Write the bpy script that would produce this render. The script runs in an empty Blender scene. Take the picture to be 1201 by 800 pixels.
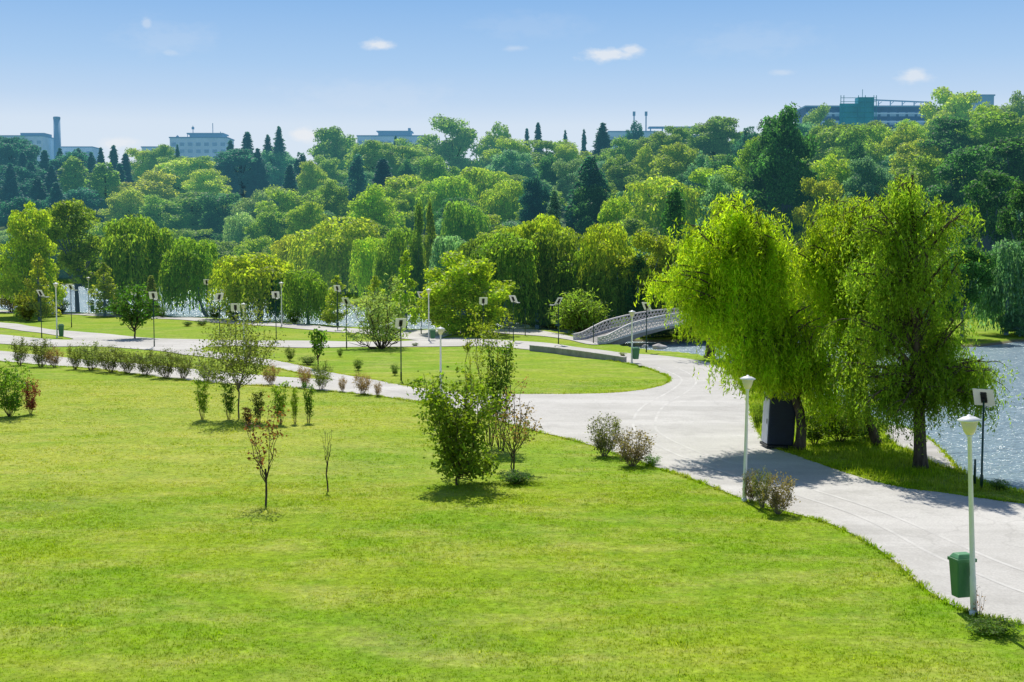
import bpy, math, random
import numpy as np
from mathutils import Vector, Matrix
from mathutils.geometry import delaunay_2d_cdt

R = math.radians
scene = bpy.context.scene
COL = scene.collection
rng = np.random.default_rng(7)
random.seed(7)

# ------------------------------------------------------------------ camera
CAM_Z, FPX, CX, CY = 8.5, 1500.0, 600.5, 400.0
PITCH = math.atan(110.0 / FPX)
cam = bpy.data.cameras.new("camera")
cam.lens = 36.0 * FPX / 1201.0
cam.sensor_width = 36.0
cam.clip_start, cam.clip_end = 0.5, 9000.0
cam_o = bpy.data.objects.new("camera", cam)
cam_o.location = (0, 0, CAM_Z)
cam_o.rotation_euler = (R(90) - PITCH, 0, 0)
COL.objects.link(cam_o)
scene.camera = cam_o

def ray(px, py):
    """direction of a sight line, scaled so that its y is 1"""
    u, v = (px - CX) / FPX, -(py - CY) / FPX
    y = math.cos(PITCH) + v * math.sin(PITCH)
    z = -math.sin(PITCH) + v * math.cos(PITCH)
    return u / y, z / y

def gp(px, py):
    """point of the level park ground"""
    tx, tz = ray(px, py)
    d = -CAM_Z / tz
    return tx * d, d

def mpp(px, py):
    return gp(px, py)[1] / FPX

# ------------------------------------------------------------------ tagging
def tag(o, label=None, cat=None, group=None, kind=None):
    if label: o["label"] = label
    if cat: o["category"] = cat
    if group: o["group"] = group
    if kind: o["kind"] = kind
    return o

def empty(name, loc, rz=0.0, label=None, cat=None, group=None):
    o = bpy.data.objects.new(name, None)
    o.empty_display_size = 0.3
    o.location = loc
    o.rotation_euler = (0, 0, rz)
    COL.objects.link(o)
    return tag(o, label, cat, group)

def fastmesh(name, verts, faces, smooth=False):
    """verts (n,3), faces (m,k) with k the same for all"""
    me = bpy.data.meshes.new(name)
    verts = np.asarray(verts, dtype=np.float32)
    faces = np.asarray(faces, dtype=np.int32)
    m, k = faces.shape
    me.vertices.add(len(verts)); me.loops.add(m * k); me.polygons.add(m)
    me.vertices.foreach_set("co", verts.ravel())
    me.loops.foreach_set("vertex_index", faces.ravel())
    me.polygons.foreach_set("loop_start", np.arange(0, m * k, k, dtype=np.int32))
    if smooth:
        me.polygons.foreach_set("use_smooth", np.ones(m, dtype=bool))
    me.update(calc_edges=True)
    return me

def link_mesh(name, me, mat, parent=None, color=None):
    o = bpy.data.objects.new(name, me)
    if mat is not None and not me.materials: me.materials.append(mat)
    COL.objects.link(o)
    if parent is not None: o.parent = parent
    if color is not None: o.color = color
    return o

def copy_tree(o, parent=None):
    c = o.copy(); COL.objects.link(c); c.parent = parent
    for ch in list(o.children): copy_tree(ch, c)
    return c

class MB:
    """collects hard shapes into one mesh"""
    def __init__(s): s.v, s.f = [], []
    def add(s, vs, fs):
        b = len(s.v); s.v += [tuple(p) for p in vs]; s.f += [tuple(i + b for i in f) for f in fs]
    def box(s, lo, hi, M=None):
        x0, y0, z0 = lo; x1, y1, z1 = hi
        vs = [(x0,y0,z0),(x1,y0,z0),(x1,y1,z0),(x0,y1,z0),(x0,y0,z1),(x1,y0,z1),(x1,y1,z1),(x0,y1,z1)]
        if M is not None: vs = [M @ Vector(p) for p in vs]
        s.add(vs, [(0,3,2,1),(4,5,6,7),(0,1,5,4),(1,2,6,5),(2,3,7,6),(3,0,4,7)])
    def tube(s, pts, rad, n=8, cap=True):
        pts = [Vector(p) for p in pts]
        vs, fs = [], []
        up = Vector((0, 0, 1))
        for i, p in enumerate(pts):
            t = (pts[min(i+1, len(pts)-1)] - pts[max(i-1, 0)]).normalized()
            a = t.cross(up if abs(t.z) < 0.95 else Vector((1, 0, 0))).normalized()
            b = t.cross(a)
            r = rad[i] if hasattr(rad, "__len__") else rad
            for k in range(n):
                an = 2 * math.pi * k / n
                vs.append(p + a * (r * math.cos(an)) + b * (r * math.sin(an)))
        for i in range(len(pts) - 1):
            for k in range(n):
                k2 = (k + 1) % n
                fs.append((i*n+k, i*n+k2, (i+1)*n+k2, (i+1)*n+k))
        if cap:
            fs.append(tuple(range(n))); fs.append(tuple(reversed(range((len(pts)-1)*n, len(pts)*n))))
        s.add(vs, fs)
    def lathe(s, prof, n=20, M=None):
        vs, fs = [], []
        for r, z in prof:
            for k in range(n):
                a = 2 * math.pi * k / n
                vs.append(Vector((r * math.cos(a), r * math.sin(a), z)))
        if M is not None: vs = [M @ p for p in vs]
        for i in range(len(prof) - 1):
            for k in range(n):
                k2 = (k + 1) % n
                fs.append((i*n+k, i*n+k2, (i+1)*n+k2, (i+1)*n+k))
        fs.append(tuple(reversed(range(n)))); fs.append(tuple(range((len(prof)-1)*n, len(prof)*n)))
        s.add(vs, fs)
    def build(s, name, mat, parent=None, smooth=False, bevel=0.0):
        me = bpy.data.meshes.new(name)
        me.from_pydata(s.v, [], s.f); me.update()
        if smooth:
            for p in me.polygons: p.use_smooth = len(p.vertices) == 4
        o = link_mesh(name, me, mat, parent)
        if bevel:
            b = o.modifiers.new("bevel", "BEVEL"); b.width = bevel; b.segments = 2; b.limit_method = "ANGLE"
        return o

# ------------------------------------------------------------------ materials
def new_mat(name):
    m = bpy.data.materials.new(name); m.use_nodes = True
    nt = m.node_tree; nt.nodes.clear()
    out = nt.nodes.new("ShaderNodeOutputMaterial")
    return m, nt, out

def nd(nt, t, **kw):
    n = nt.nodes.new(t)
    for k, v in kw.items():
        if k in ("noise_dimensions", "operation", "blend_type", "data_type", "color_ramp", "interpolation_type", "sky_type", "feature", "distance"):
            setattr(n, k, v)
        else:
            n.inputs[k].default_value = v
    return n

def mixc(nt, fac, a, b, bt="MIX"):
    n = nt.nodes.new("ShaderNodeMix"); n.data_type = "RGBA"; n.blend_type = bt
    for sock, v in ((n.inputs[0], fac), (n.inputs[6], a), (n.inputs[7], b)):
        if hasattr(v, "links"): nt.links.new(v, sock)
        elif isinstance(v, (int, float)): sock.default_value = v
        else: sock.default_value = (*v, 1) if len(v) == 3 else v
    return n.outputs[2]

def math_(nt, op, a, b=None, c=None, clamp=False):
    n = nt.nodes.new("ShaderNodeMath"); n.operation = op; n.use_clamp = clamp
    for i, v in enumerate((a, b, c)):
        if v is None: continue
        if hasattr(v, "links"): nt.links.new(v, n.inputs[i])
        else: n.inputs[i].default_value = v
    return n.outputs[0]

def ramp(nt, fac, stops):
    n = nt.nodes.new("ShaderNodeValToRGB")
    e = n.color_ramp.elements
    while len(e) < len(stops): e.new(0.5)
    for el, (p, c) in zip(e, stops):
        el.position = p; el.color = (c, c, c, 1) if isinstance(c, (int, float)) else (*c, 1)
    nt.links.new(fac, n.inputs[0])
    return n.outputs[0]

def noise(nt, vec, scale, detail=4.0, rough=0.55, sc3=None):
    if sc3 is not None:
        m = nt.nodes.new("ShaderNodeMapping"); m.inputs["Scale"].default_value = sc3
        nt.links.new(vec, m.inputs[0]); vec = m.outputs[0]
    n = nt.nodes.new("ShaderNodeTexNoise")
    n.inputs["Scale"].default_value = scale; n.inputs["Detail"].default_value = detail
    n.inputs["Roughness"].default_value = rough
    nt.links.new(vec, n.inputs["Vector"])
    return n.outputs["Fac"]

def simple(name, col, rough=0.6, metal=0.0, var=0.15, scale=3.0, bump=0.0, bscale=20.0, spec=0.4, haze_glow=0.0):
    m, nt, out = new_mat(name)
    p = nt.nodes.new("ShaderNodeBsdfPrincipled")
    geo = nt.nodes.new("ShaderNodeTexCoord").outputs["Object"]
    f = noise(nt, geo, scale, 5.0)
    c = mixc(nt, ramp(nt, f, [(0.3, 0.0), (0.7, 1.0)]), tuple(x * (1 - var) for x in col), tuple(min(1, x * (1 + var)) for x in col))
    nt.links.new(c, p.inputs["Base Color"])
    p.inputs["Roughness"].default_value = rough; p.inputs["Metallic"].default_value = metal
    p.inputs["Specular IOR Level"].default_value = spec
    if bump:
        b = nt.nodes.new("ShaderNodeBump"); b.inputs["Strength"].default_value = bump; b.inputs["Distance"].default_value = 0.03
        nt.links.new(noise(nt, geo, bscale, 4.0), b.inputs["Height"]); nt.links.new(b.outputs[0], p.inputs["Normal"])
    if haze_glow: add_haze_glow(nt, p.outputs[0], out, haze_glow)
    else: nt.links.new(p.outputs[0], out.inputs[0])
    return m

def leaf_material(name, transl=0.45, rough=0.55, spec=0.25):
    """foliage: colour comes from the object's colour, with per-leaf and per-clump variation; the alpha of the object colour
    sets the bluish glow added to distant crowns as painted haze"""
    m, nt, out = new_mat(name)
    oi = nt.nodes.new("ShaderNodeObjectInfo")
    geo = nt.nodes.new("ShaderNodeNewGeometry")
    tc = nt.nodes.new("ShaderNodeTexCoord").outputs["Object"]
    rnd = geo.outputs["Random Per Island"]
    hs = nt.nodes.new("ShaderNodeHueSaturation")
    nt.links.new(oi.outputs["Color"], hs.inputs["Color"])
    h = math_(nt, "MULTIPLY_ADD", rnd, 0.035, 0.4825)
    h = math_(nt, "ADD", h, math_(nt, "MULTIPLY_ADD", oi.outputs["Random"], 0.006, -0.003))
    nt.links.new(h, hs.inputs["Hue"])
    clump = noise(nt, tc, 0.55, 3.0)
    v = math_(nt, "MULTIPLY_ADD", math_(nt, "FRACT", math_(nt, "MULTIPLY", rnd, 17.31)), 0.7, 0.65)
    v = math_(nt, "MULTIPLY", v, ramp(nt, clump, [(0.3, 0.72), (0.7, 1.25)]))
    v = math_(nt, "MULTIPLY", v, math_(nt, "MULTIPLY_ADD", oi.outputs["Random"], 0.12, 0.94))
    nt.links.new(v, hs.inputs["Value"])
    p = nt.nodes.new("ShaderNodeBsdfPrincipled")
    nt.links.new(hs.outputs[0], p.inputs["Base Color"])
    p.inputs["Roughness"].default_value = rough; p.inputs["Specular IOR Level"].default_value = spec
    tr = nt.nodes.new("ShaderNodeBsdfTranslucent")
    nt.links.new(mixc(nt, 1.0, hs.outputs[0], (1.58, 1.66, 0.7), "MULTIPLY"), tr.inputs["Color"])
    mx = nt.nodes.new("ShaderNodeMixShader"); mx.inputs[0].default_value = transl
    nt.links.new(p.outputs[0], mx.inputs[1]); nt.links.new(tr.outputs[0], mx.inputs[2])
    add_haze_glow(nt, mx.outputs[0], out, math_(nt, "SUBTRACT", 1.0, oi.outputs["Alpha"]))
    return m

HAZE_GLOW = (0.034, 0.098, 0.150)
def add_haze_glow(nt, shader, out, amount):
    """summer haze painted on far things: a faint bluish emission added to the surface, fixed per object by how far out in the park it stands"""
    em = nt.nodes.new("ShaderNodeEmission"); em.inputs[0].default_value = (*HAZE_GLOW, 1)  # surface emission stands in for light scattered by haze
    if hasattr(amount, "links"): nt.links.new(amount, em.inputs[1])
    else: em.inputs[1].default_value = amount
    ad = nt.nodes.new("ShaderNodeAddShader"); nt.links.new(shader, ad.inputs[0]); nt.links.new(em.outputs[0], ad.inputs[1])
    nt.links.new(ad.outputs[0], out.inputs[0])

def grass_nodes(nt):
    """world-space lawn colour shared by the soil sheet and the blades"""
    pos = nt.nodes.new("ShaderNodeNewGeometry").outputs["Position"]
    big = noise(nt, pos, 0.11, 4.0, 0.6, (0.6, 1.0, 1.0))
    mid = noise(nt, pos, 0.5, 5.0, 0.65, (0.55, 1.2, 1.0))
    fine = noise(nt, pos, 6.0, 3.0, 0.7)
    c = mixc(nt, ramp(nt, big, [(0.36, 0.0), (0.64, 1.0)]), LAWN_A, LAWN_B)
    c = mixc(nt, math_(nt, "MULTIPLY", ramp(nt, mid, [(0.46, 0.0), (0.68, 1.0)]), 0.52), c, LAWN_DRY)
    # the drier middle of the front lawn
    sp_ = nt.nodes.new("ShaderNodeSeparateXYZ"); nt.links.new(pos, sp_.inputs[0])
    dry = math_(nt, "MULTIPLY", ramp(nt, math_(nt, "MULTIPLY", sp_.outputs["Y"], 0.01), [(0.36, 0.0), (0.50, 1.0), (0.78, 1.0), (0.86, 0.0)]), ramp(nt, math_(nt, "MULTIPLY_ADD", sp_.outputs["X"], 0.02, 0.5), [(0.25, 1.0), (0.60, 0.0)]))
    c = mixc(nt, math_(nt, "MULTIPLY", dry, ramp(nt, noise(nt, pos, 0.28, 4.0, 0.6, (0.5, 1.2, 1.0)), [(0.3, 0.15), (0.7, 0.75)])), c, (0.425, 0.435, 0.085))
    dk = noise(nt, pos, 0.9, 5.0, 0.7)
    c = mixc(nt, math_(nt, "MULTIPLY", ramp(nt, dk, [(0.50, 0.0), (0.72, 1.0)]), 0.45), c, LAWN_DEEP)
    cl = noise(nt, pos, 2.4, 4.0, 0.75)
    c = mixc(nt, 0.6, c, mixc(nt, 1.0, c, ramp(nt, cl, [(0.32, 0.62), (0.68, 1.35)]), "MULTIPLY"))
    c = mixc(nt, 0.55, c, mixc(nt, 1.0, c, ramp(nt, fine, [(0.25, 0.5), (0.75, 1.5)]), "MULTIPLY"))
    return pos, c

LAWN_A = (0.180, 0.325, 0.012)
LAWN_B = (0.285, 0.375, 0.020)
LAWN_DRY = (0.460, 0.440, 0.130)
LAWN_DEEP = (0.095, 0.240, 0.012)

def ground_material():
    m, nt, out = new_mat("lawn_soil")
    pos, c = grass_nodes(nt)
    sep = nt.nodes.new("ShaderNodeSeparateXYZ"); nt.links.new(pos, sep.inputs[0])
    # below the water line: dark mud and stone; up on the slope: dark green-brown woodland floor
    bank = ramp(nt, math_(nt, "MULTIPLY_ADD", sep.outputs["Z"], 1.0, 0.5), [(0.30, 1.0), (0.46, 0.0)])
    c = mixc(nt, bank, c, (0.20, 0.18, 0.12))
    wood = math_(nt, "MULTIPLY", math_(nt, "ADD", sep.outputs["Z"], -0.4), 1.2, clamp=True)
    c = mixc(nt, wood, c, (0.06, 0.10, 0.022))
    p = nt.nodes.new("ShaderNodeBsdfPrincipled"); p.inputs["Roughness"].default_value = 0.9
    p.inputs["Specular IOR Level"].default_value = 0.1
    nt.links.new(c, p.inputs["Base Color"])
    b = nt.nodes.new("ShaderNodeBump"); b.inputs["Strength"].default_value = 0.6; b.inputs["Distance"].default_value = 0.06
    nt.links.new(noise(nt, pos, 9.0, 5.0, 0.7), b.inputs["Height"]); nt.links.new(b.outputs[0], p.inputs["Normal"])
    add_haze_glow(nt, p.outputs[0], out, math_(nt, "MULTIPLY", wood, 0.35))  # bluish emission on the slope imitates haze
    return m

def blade_material():
    m, nt, out = new_mat("grass_blade")
    pos, c = grass_nodes(nt)
    rnd = nt.nodes.new("ShaderNodeNewGeometry").outputs["Random Per Island"]
    c = mixc(nt, 1.0, c, ramp(nt, rnd, [(0.0, (0.80, 0.86, 0.75)), (0.8, (1.22, 1.19, 1.05)), (1.0, (1.7, 1.5, 2.2))]), "MULTIPLY")
    d = nt.nodes.new("ShaderNodeBsdfDiffuse"); nt.links.new(c, d.inputs[0])
    t = nt.nodes.new("ShaderNodeBsdfTranslucent"); nt.links.new(mixc(nt, 1.0, c, (1.55, 1.5, 0.8), "MULTIPLY"), t.inputs[0])
    mx = nt.nodes.new("ShaderNodeMixShader"); mx.inputs[0].default_value = 0.56
    nt.links.new(d.outputs[0], mx.inputs[1]); nt.links.new(t.outputs[0], mx.inputs[2])
    nt.links.new(mx.outputs[0], out.inputs[0])
    return m

def path_material():
    m, nt, out = new_mat("pale_asphalt")
    pos = nt.nodes.new("ShaderNodeNewGeometry").outputs["Position"]
    a = noise(nt, pos, 0.16, 5.0, 0.6)
    s = noise(nt, pos, 0.35, 4.0, 0.6, (0.12, 1.0, 1.0))
    f = noise(nt, pos, 14.0, 3.0, 0.7)
    sp = noise(nt, pos, 1.3, 6.0, 0.75)
    c = mixc(nt, ramp(nt, a, [(0.3, 0.0), (0.7, 1.0)]), (0.455, 0.440, 0.405), (0.575, 0.555, 0.515))
    c = mixc(nt, math_(nt, "MULTIPLY", ramp(nt, s, [(0.50, 0.0), (0.66, 1.0)]), 0.5), c, (0.67, 0.65, 0.61))
    c = mixc(nt, math_(nt, "MULTIPLY", ramp(nt, sp, [(0.54, 0.0), (0.74, 1.0)]), 0.5), c, (0.40, 0.385, 0.35))
    c = mixc(nt, 0.35, c, mixc(nt, 1.0, c, ramp(nt, f, [(0.3, 0.6), (0.7, 1.35)]), "MULTIPLY"))
    st = noise(nt, pos, 0.42, 7.0, 0.72)
    c = mixc(nt, math_(nt, "MULTIPLY", ramp(nt, st, [(0.50, 0.0), (0.66, 1.0)]), 0.38), c, (0.33, 0.315, 0.285))
    sp2 = noise(nt, pos, 3.4, 5.0, 0.8)
    c = mixc(nt, math_(nt, "MULTIPLY", ramp(nt, sp2, [(0.66, 0.0), (0.74, 1.0)]), 0.35), c, (0.25, 0.235, 0.20))
    vo = nt.nodes.new("ShaderNodeTexVoronoi"); vo.feature = "DISTANCE_TO_EDGE"; vo.inputs["Scale"].default_value = 0.13
    wn = nt.nodes.new("ShaderNodeTexNoise"); wn.inputs["Scale"].default_value = 0.6; nt.links.new(pos, wn.inputs["Vector"])
    va = nt.nodes.new("ShaderNodeVectorMath"); va.operation = "MULTIPLY_ADD"
    nt.links.new(wn.outputs["Color"], va.inputs[0]); va.inputs[1].default_value = (2.2, 2.2, 0); nt.links.new(pos, va.inputs[2])
    nt.links.new(va.outputs[0], vo.inputs["Vector"])
    crack = ramp(nt, vo.outputs["Distance"], [(0.0, 0.22), (0.005, 0.0)])
    c = mixc(nt, crack, c, (0.22, 0.21, 0.19))
    p = nt.nodes.new("ShaderNodeBsdfPrincipled"); p.inputs["Roughness"].default_value = 0.85
    p.inputs["Specular IOR Level"].default_value = 0.25
    nt.links.new(c, p.inputs["Base Color"])
    b = nt.nodes.new("ShaderNodeBump"); b.inputs["Strength"].default_value = 0.25; b.inputs["Distance"].default_value = 0.01
    nt.links.new(f, b.inputs["Height"]); nt.links.new(b.outputs[0], p.inputs["Normal"])
    nt.links.new(p.outputs[0], out.inputs[0])
    return m

def water_material():
    m, nt, out = new_mat("lake_water")
    pos = nt.nodes.new("ShaderNodeNewGeometry").outputs["Position"]
    p = nt.nodes.new("ShaderNodeBsdfPrincipled")
    p.inputs["Base Color"].default_value = (0.31, 0.42, 0.48, 1)
    p.inputs["Roughness"].default_value = 0.20
    p.inputs["IOR"].default_value = 1.33
    w1 = noise(nt, pos, 1.5, 3.0, 0.6, (0.75, 1.6, 1.0))
    w2 = noise(nt, pos, 0.35, 2.0, 0.5, (0.8, 1.4, 1.0))
    hgt = math_(nt, "ADD", w1, math_(nt, "MULTIPLY", w2, 1.2))
    b = nt.nodes.new("ShaderNodeBump"); b.inputs["Strength"].default_value = 1.0; b.inputs["Distance"].default_value = 0.5
    nt.links.new(hgt, b.inputs["Height"]); nt.links.new(b.outputs[0], p.inputs["Normal"])
    nt.links.new(p.outputs[0], out.inputs[0])
    return m

def bark_material(name, a, b):
    m, nt, out = new_mat(name)
    tc = nt.nodes.new("ShaderNodeTexCoord").outputs["Object"]
    p = nt.nodes.new("ShaderNodeBsdfPrincipled"); p.inputs["Roughness"].default_value = 0.9
    p.inputs["Specular IOR Level"].default_value = 0.1
    f = noise(nt, tc, 6.0, 5.0, 0.65, (1, 1, 0.2))
    nt.links.new(mixc(nt, ramp(nt, f, [(0.35, 0.0), (0.65, 1.0)]), a, b), p.inputs["Base Color"])
    bm_ = nt.nodes.new("ShaderNodeBump"); bm_.inputs["Strength"].default_value = 0.8; bm_.inputs["Distance"].default_value = 0.03
    nt.links.new(f, bm_.inputs["Height"]); nt.links.new(bm_.outputs[0], p.inputs["Normal"])
    nt.links.new(p.outputs[0], out.inputs[0])
    return m

M_GROUND, M_BLADE, M_PATH, M_WATER = ground_material(), blade_material(), path_material(), water_material()
M_LEAF = leaf_material("foliage", 0.58)
M_LEAF_THIN = leaf_material("drooping_foliage", 0.65)
M_NEEDLE = leaf_material("needle_foliage", 0.35, 0.65)
M_BARK = bark_material("bark", (0.045, 0.035, 0.025), (0.13, 0.105, 0.08))
M_BARK_FAR = simple("hazy_bark", (0.06, 0.055, 0.045), 0.9, haze_glow=0.28)  # faint bluish emission added to imitate haze
M_BARK_PALE = bark_material("pale_bark", (0.14, 0.12, 0.09), (0.28, 0.25, 0.20))
M_WHITE = simple("white_paint", (0.78, 0.79, 0.78), 0.45, var=0.06)
M_CREAM = simple("cream_glass", (0.80, 0.72, 0.40), 0.35, var=0.05)
M_GREENPOST = simple("dark_green_paint", (0.012, 0.05, 0.035), 0.4, var=0.2)
M_BIN = simple("green_plastic", (0.06, 0.20, 0.085), 0.45, var=0.12, scale=2)
M_BINLID = simple("pale_green_plastic", (0.11, 0.30, 0.14), 0.45)
M_PANELW = simple("panel_white", (0.74, 0.74, 0.71), 0.5, var=0.04)
M_CELL = simple("solar_cells", (0.012, 0.018, 0.05), 0.15)
M_BLACK = simple("black_box", (0.015, 0.016, 0.018), 0.5)
M_STONE = simple("pale_stone", (0.50, 0.47, 0.45), 0.85, var=0.25, scale=2.5, bump=0.4)
M_LATTICE = simple("lattice_concrete", (0.64, 0.61, 0.59), 0.8, var=0.2, scale=4)
M_CONC = simple("grey_concrete", (0.30, 0.29, 0.27), 0.9, var=0.25, scale=1.5, bump=0.3)
M_APRON = simple("pale_concrete", (0.46, 0.44, 0.42), 0.9, var=0.2, scale=0.8)
M_BOOTH = simple("dark_blue_plastic", (0.008, 0.016, 0.030), 0.5, var=0.25)
M_BOOTHW = simple("pale_grey_plastic", (0.48, 0.50, 0.56), 0.5)
M_MARK = simple("worn_white_marking", (0.565, 0.548, 0.51), 0.85, var=0.16, scale=1.1)
M_METAL = simple("grey_metal", (0.25, 0.26, 0.27), 0.5, metal=0.3)
# ------------------------------------------------------------------ terrain
def lerp_tab(x, xs, ys): return np.interp(x, xs, ys)

TX = [(p - CX) / FPX for p in (-200, 250, 400, 450, 600, 700, 900, 1201)]
Y0T = [300, 300, 205, 178, 158, 150, 150, 140]
YRT = [450, 450, 435, 430, 420, 410, 370, 340]
HRT = [29, 29, 29.5, 29.5, 30, 31, 34, 34]
SLOPEX = (TX[0], TX[-1])

def hill(x, y):
    x = np.asarray(x, float); y = np.asarray(y, float)
    t = np.where(y > 1, x / np.maximum(y, 1), 0)
    y0, yr, hr = lerp_tab(t, TX, Y0T), lerp_tab(t, TX, YRT), lerp_tab(t, TX, HRT)
    u = np.clip((y - y0) / (yr - y0), 0, 1)
    s = np.where(u < 0.15, u * u / 0.3, u - 0.075)
    s = s / 0.925
    s = np.where(u > 0.85, 1 - (1 - u) ** 2 / 0.3 * (1 / 0.925) + 0.0, s)
    return hr * np.clip(s, 0, 1)

def undul(x, y):
    x = np.asarray(x, float); y = np.asarray(y, float)
    return 0.035 * np.sin(x * 0.55 + 1.3 * np.sin(y * 0.21)) * np.cos(y * 0.43 + 0.6) + 0.03 * np.sin(x * 0.21 - y * 0.27)

def height(x, y):
    return hill(x, y) + undul(x, y)

def hz(x, y): return float(height(x, y))

def chaikin(p, it=2, closed=True):
    p = np.asarray(p, float)
    for _ in range(it):
        q = np.roll(p, -1, axis=0) if closed else p[1:]
        a = p if closed else p[:-1]
        n = np.empty((2 * len(a), 2)); n[0::2] = 0.75 * a + 0.25 * q; n[1::2] = 0.25 * a + 0.75 * q
        if not closed: n = np.vstack([p[:1], n, p[-1:]])
        p = n
    return p

def inside(poly, x, y):
    c = np.zeros(len(x), bool); n = len(poly); j = n - 1
    for i in range(n):
        xi, yi = poly[i]; xj, yj = poly[j]
        if yi != yj:
            c ^= ((yi > y) != (yj > y)) & (x < (xj - xi) * (y - yi) / (yj - yi) + xi)
        j = i
    return c

def dist_poly(poly, x, y):
    d = np.full(len(x), 1e9); n = len(poly)
    for i in range(n):
        a, b = poly[i], poly[(i + 1) % n]
        e = b - a; l2 = max(float(e @ e), 1e-9)
        t = np.clip(((x - a[0]) * e[0] + (y - a[1]) * e[1]) / l2, 0, 1)
        d = np.minimum(d, np.hypot(x - a[0] - t * e[0], y - a[1] - t * e[1]))
    return d

W = lambda pts: np.array([gp(*p) for p in pts])

LAKE_PX = [(-250,351),(0,363),(120,367),(240,372),(340,378),(440,384.5),(520,386),(600,384.5),(655,387.5),(690,394.5),(712,401),
           (730,405),(765,410),(800,412.5),(840,419),(880,431),(930,452),(990,478),(1050,499),(1090,520),(1115,542),(1150,561),(1201,574),(1330,600),
           (1500,420),(1201,394.5),(1170,400),(1130,404),(1060,397),(960,392),(900,393),(850,395),(790,397),(740,397),(715,391),(690,386),(655,383),
           (635,380),(600,374),(560,368.5),(500,364.5),(440,360),(380,349),(330,338),(200,333.5),(0,332),(-250,331)]
LAKE = chaikin(W(LAKE_PX), 2)

PATHS_PX = {
 "near": [(-160,399),(0,412),(100,422),(200,431),(300,440),(385,446),(440,451),(500,456),(540,462),(520,478),(495,471),(440,464),(330,455),(240,448),(200,444),(100,432),(0,424),(-160,411)],
 "upper": [(-160,363),(0,377),(60,387),(110,391),(160,396),(240,399),(300,400),(400,401),(490,400),(510,397.5),(535,396),(570,397.5),(640,402.5),(690,409),(735,414),
           (731,425),(680,417),(621,410),(560,407),(520,406.5),(400,408),(300,406.5),(250,407),(230,409.5),(260,414),(300,420),(340,427),(380,434.5),(440,447),(500,456.5),
           (490,464),(440,457),(385,445),(340,434.5),(300,428),(260,422),(225,417),(200,413),(160,409.5),(100,407),(65,407),(0,403.5),(-160,389),(-160,379),(0,393),(60,399),(95,399),(60,392.5),(0,384),(-160,370)],
 "plaza": [(440,448),(500,456.5),(560,461.5),(620,462.5),(680,463),(740,460),(778,453.5),(788,446),(782,439),(760,432),(733,427),(680,418),(640,408),(655,405),(690,409),(735,414),(770,417.5),(805,421),(848,428),
           (868,450),(877,470),(884,496),(897,522),(930,535),(965,548),(1050,573),(1100,578),(1180,588),(1330,604),(1560,640),(1560,830),(1330,768),(1201,734),(1140,721),(1110,708),(1085,692),(1060,668),(1035,645),(1001,626),
           (970,612),(925,601),(870,585),(820,566),(760,545),(700,524),(660,513),(620,505),(560,487),(495,471),(450,462)],
 "lakeside": [(-160,355.5),(0,364.8),(120,368.6),(180,371),(240,374),(300,377.5),(380,383),(440,387),(500,388),(560,386.5),(620,386.5),(650,390),(676,397),(713,403.5),
              (692,405.5),(662,398.5),(640,394),(600,391.5),(560,391.5),(525,393.5),(512,399),(495,400.5),(440,393),(380,388.5),(300,382),(240,377.3),(180,373.8),(120,371),(0,366.8),(-160,357.5)],
}
PATHS = {k: chaikin(W(v), 2) for k, v in PATHS_PX.items()}
APRON = chaikin(W([(1036,498),(1062,501),(1092,518),(1112,538),(1124,551),(1106,549),(1080,534),(1040,520)]), 2)

def on_path(x, y, grow=0.0):
    m = np.zeros(len(x), bool)
    for p in list(PATHS.values()) + [APRON]:
        m |= inside(p, x, y)
    return m

def spaced(lo, hi, step0, lim_lo, lim_hi, growth):
    """even steps inside lo..hi, growing outwards to the limits"""
    a = list(np.arange(lo, hi + 1e-6, step0)); s = step0
    while a[-1] < lim_hi: s *= growth; a.append(a[-1] + s)
    s = step0; b = [lo]
    while b[-1] > lim_lo: s *= growth; b.append(b[-1] - s)
    return np.array(b[1:][::-1] + a)

gx = spaced(-62, 66, 0.6, -3500, 3500, 1.09)
gy = spaced(18, 170, 0.6, -400, 6000, 1.035)
XX, YY = np.meshgrid(gx, gy)
fx, fy = XX.ravel(), YY.ravel()
ZZ = height(fx, fy)
near = (fy > 30) & (fy < 360) & (np.abs(fx) < 260)
ii = np.where(near)[0]
ins = inside(LAKE, fx[ii], fy[ii]); dd = dist_poly(LAKE, fx[ii], fy[ii])
ZZ[ii] = np.where(ins, np.minimum(ZZ[ii], 0) - np.minimum(1.4, dd * 0.9), ZZ[ii])
nx, ny = len(gx), len(gy)
idx = np.arange(nx * ny).reshape(ny, nx)
quads = np.stack([idx[:-1, :-1], idx[:-1, 1:], idx[1:, 1:], idx[1:, :-1]], -1).reshape(-1, 4)
ground = link_mesh("ground", fastmesh("ground", np.stack([fx, fy, ZZ], 1), quads, True), M_GROUND)
tag(ground, "mown green lawn and wooded slope beyond the lake", kind="structure")

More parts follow.
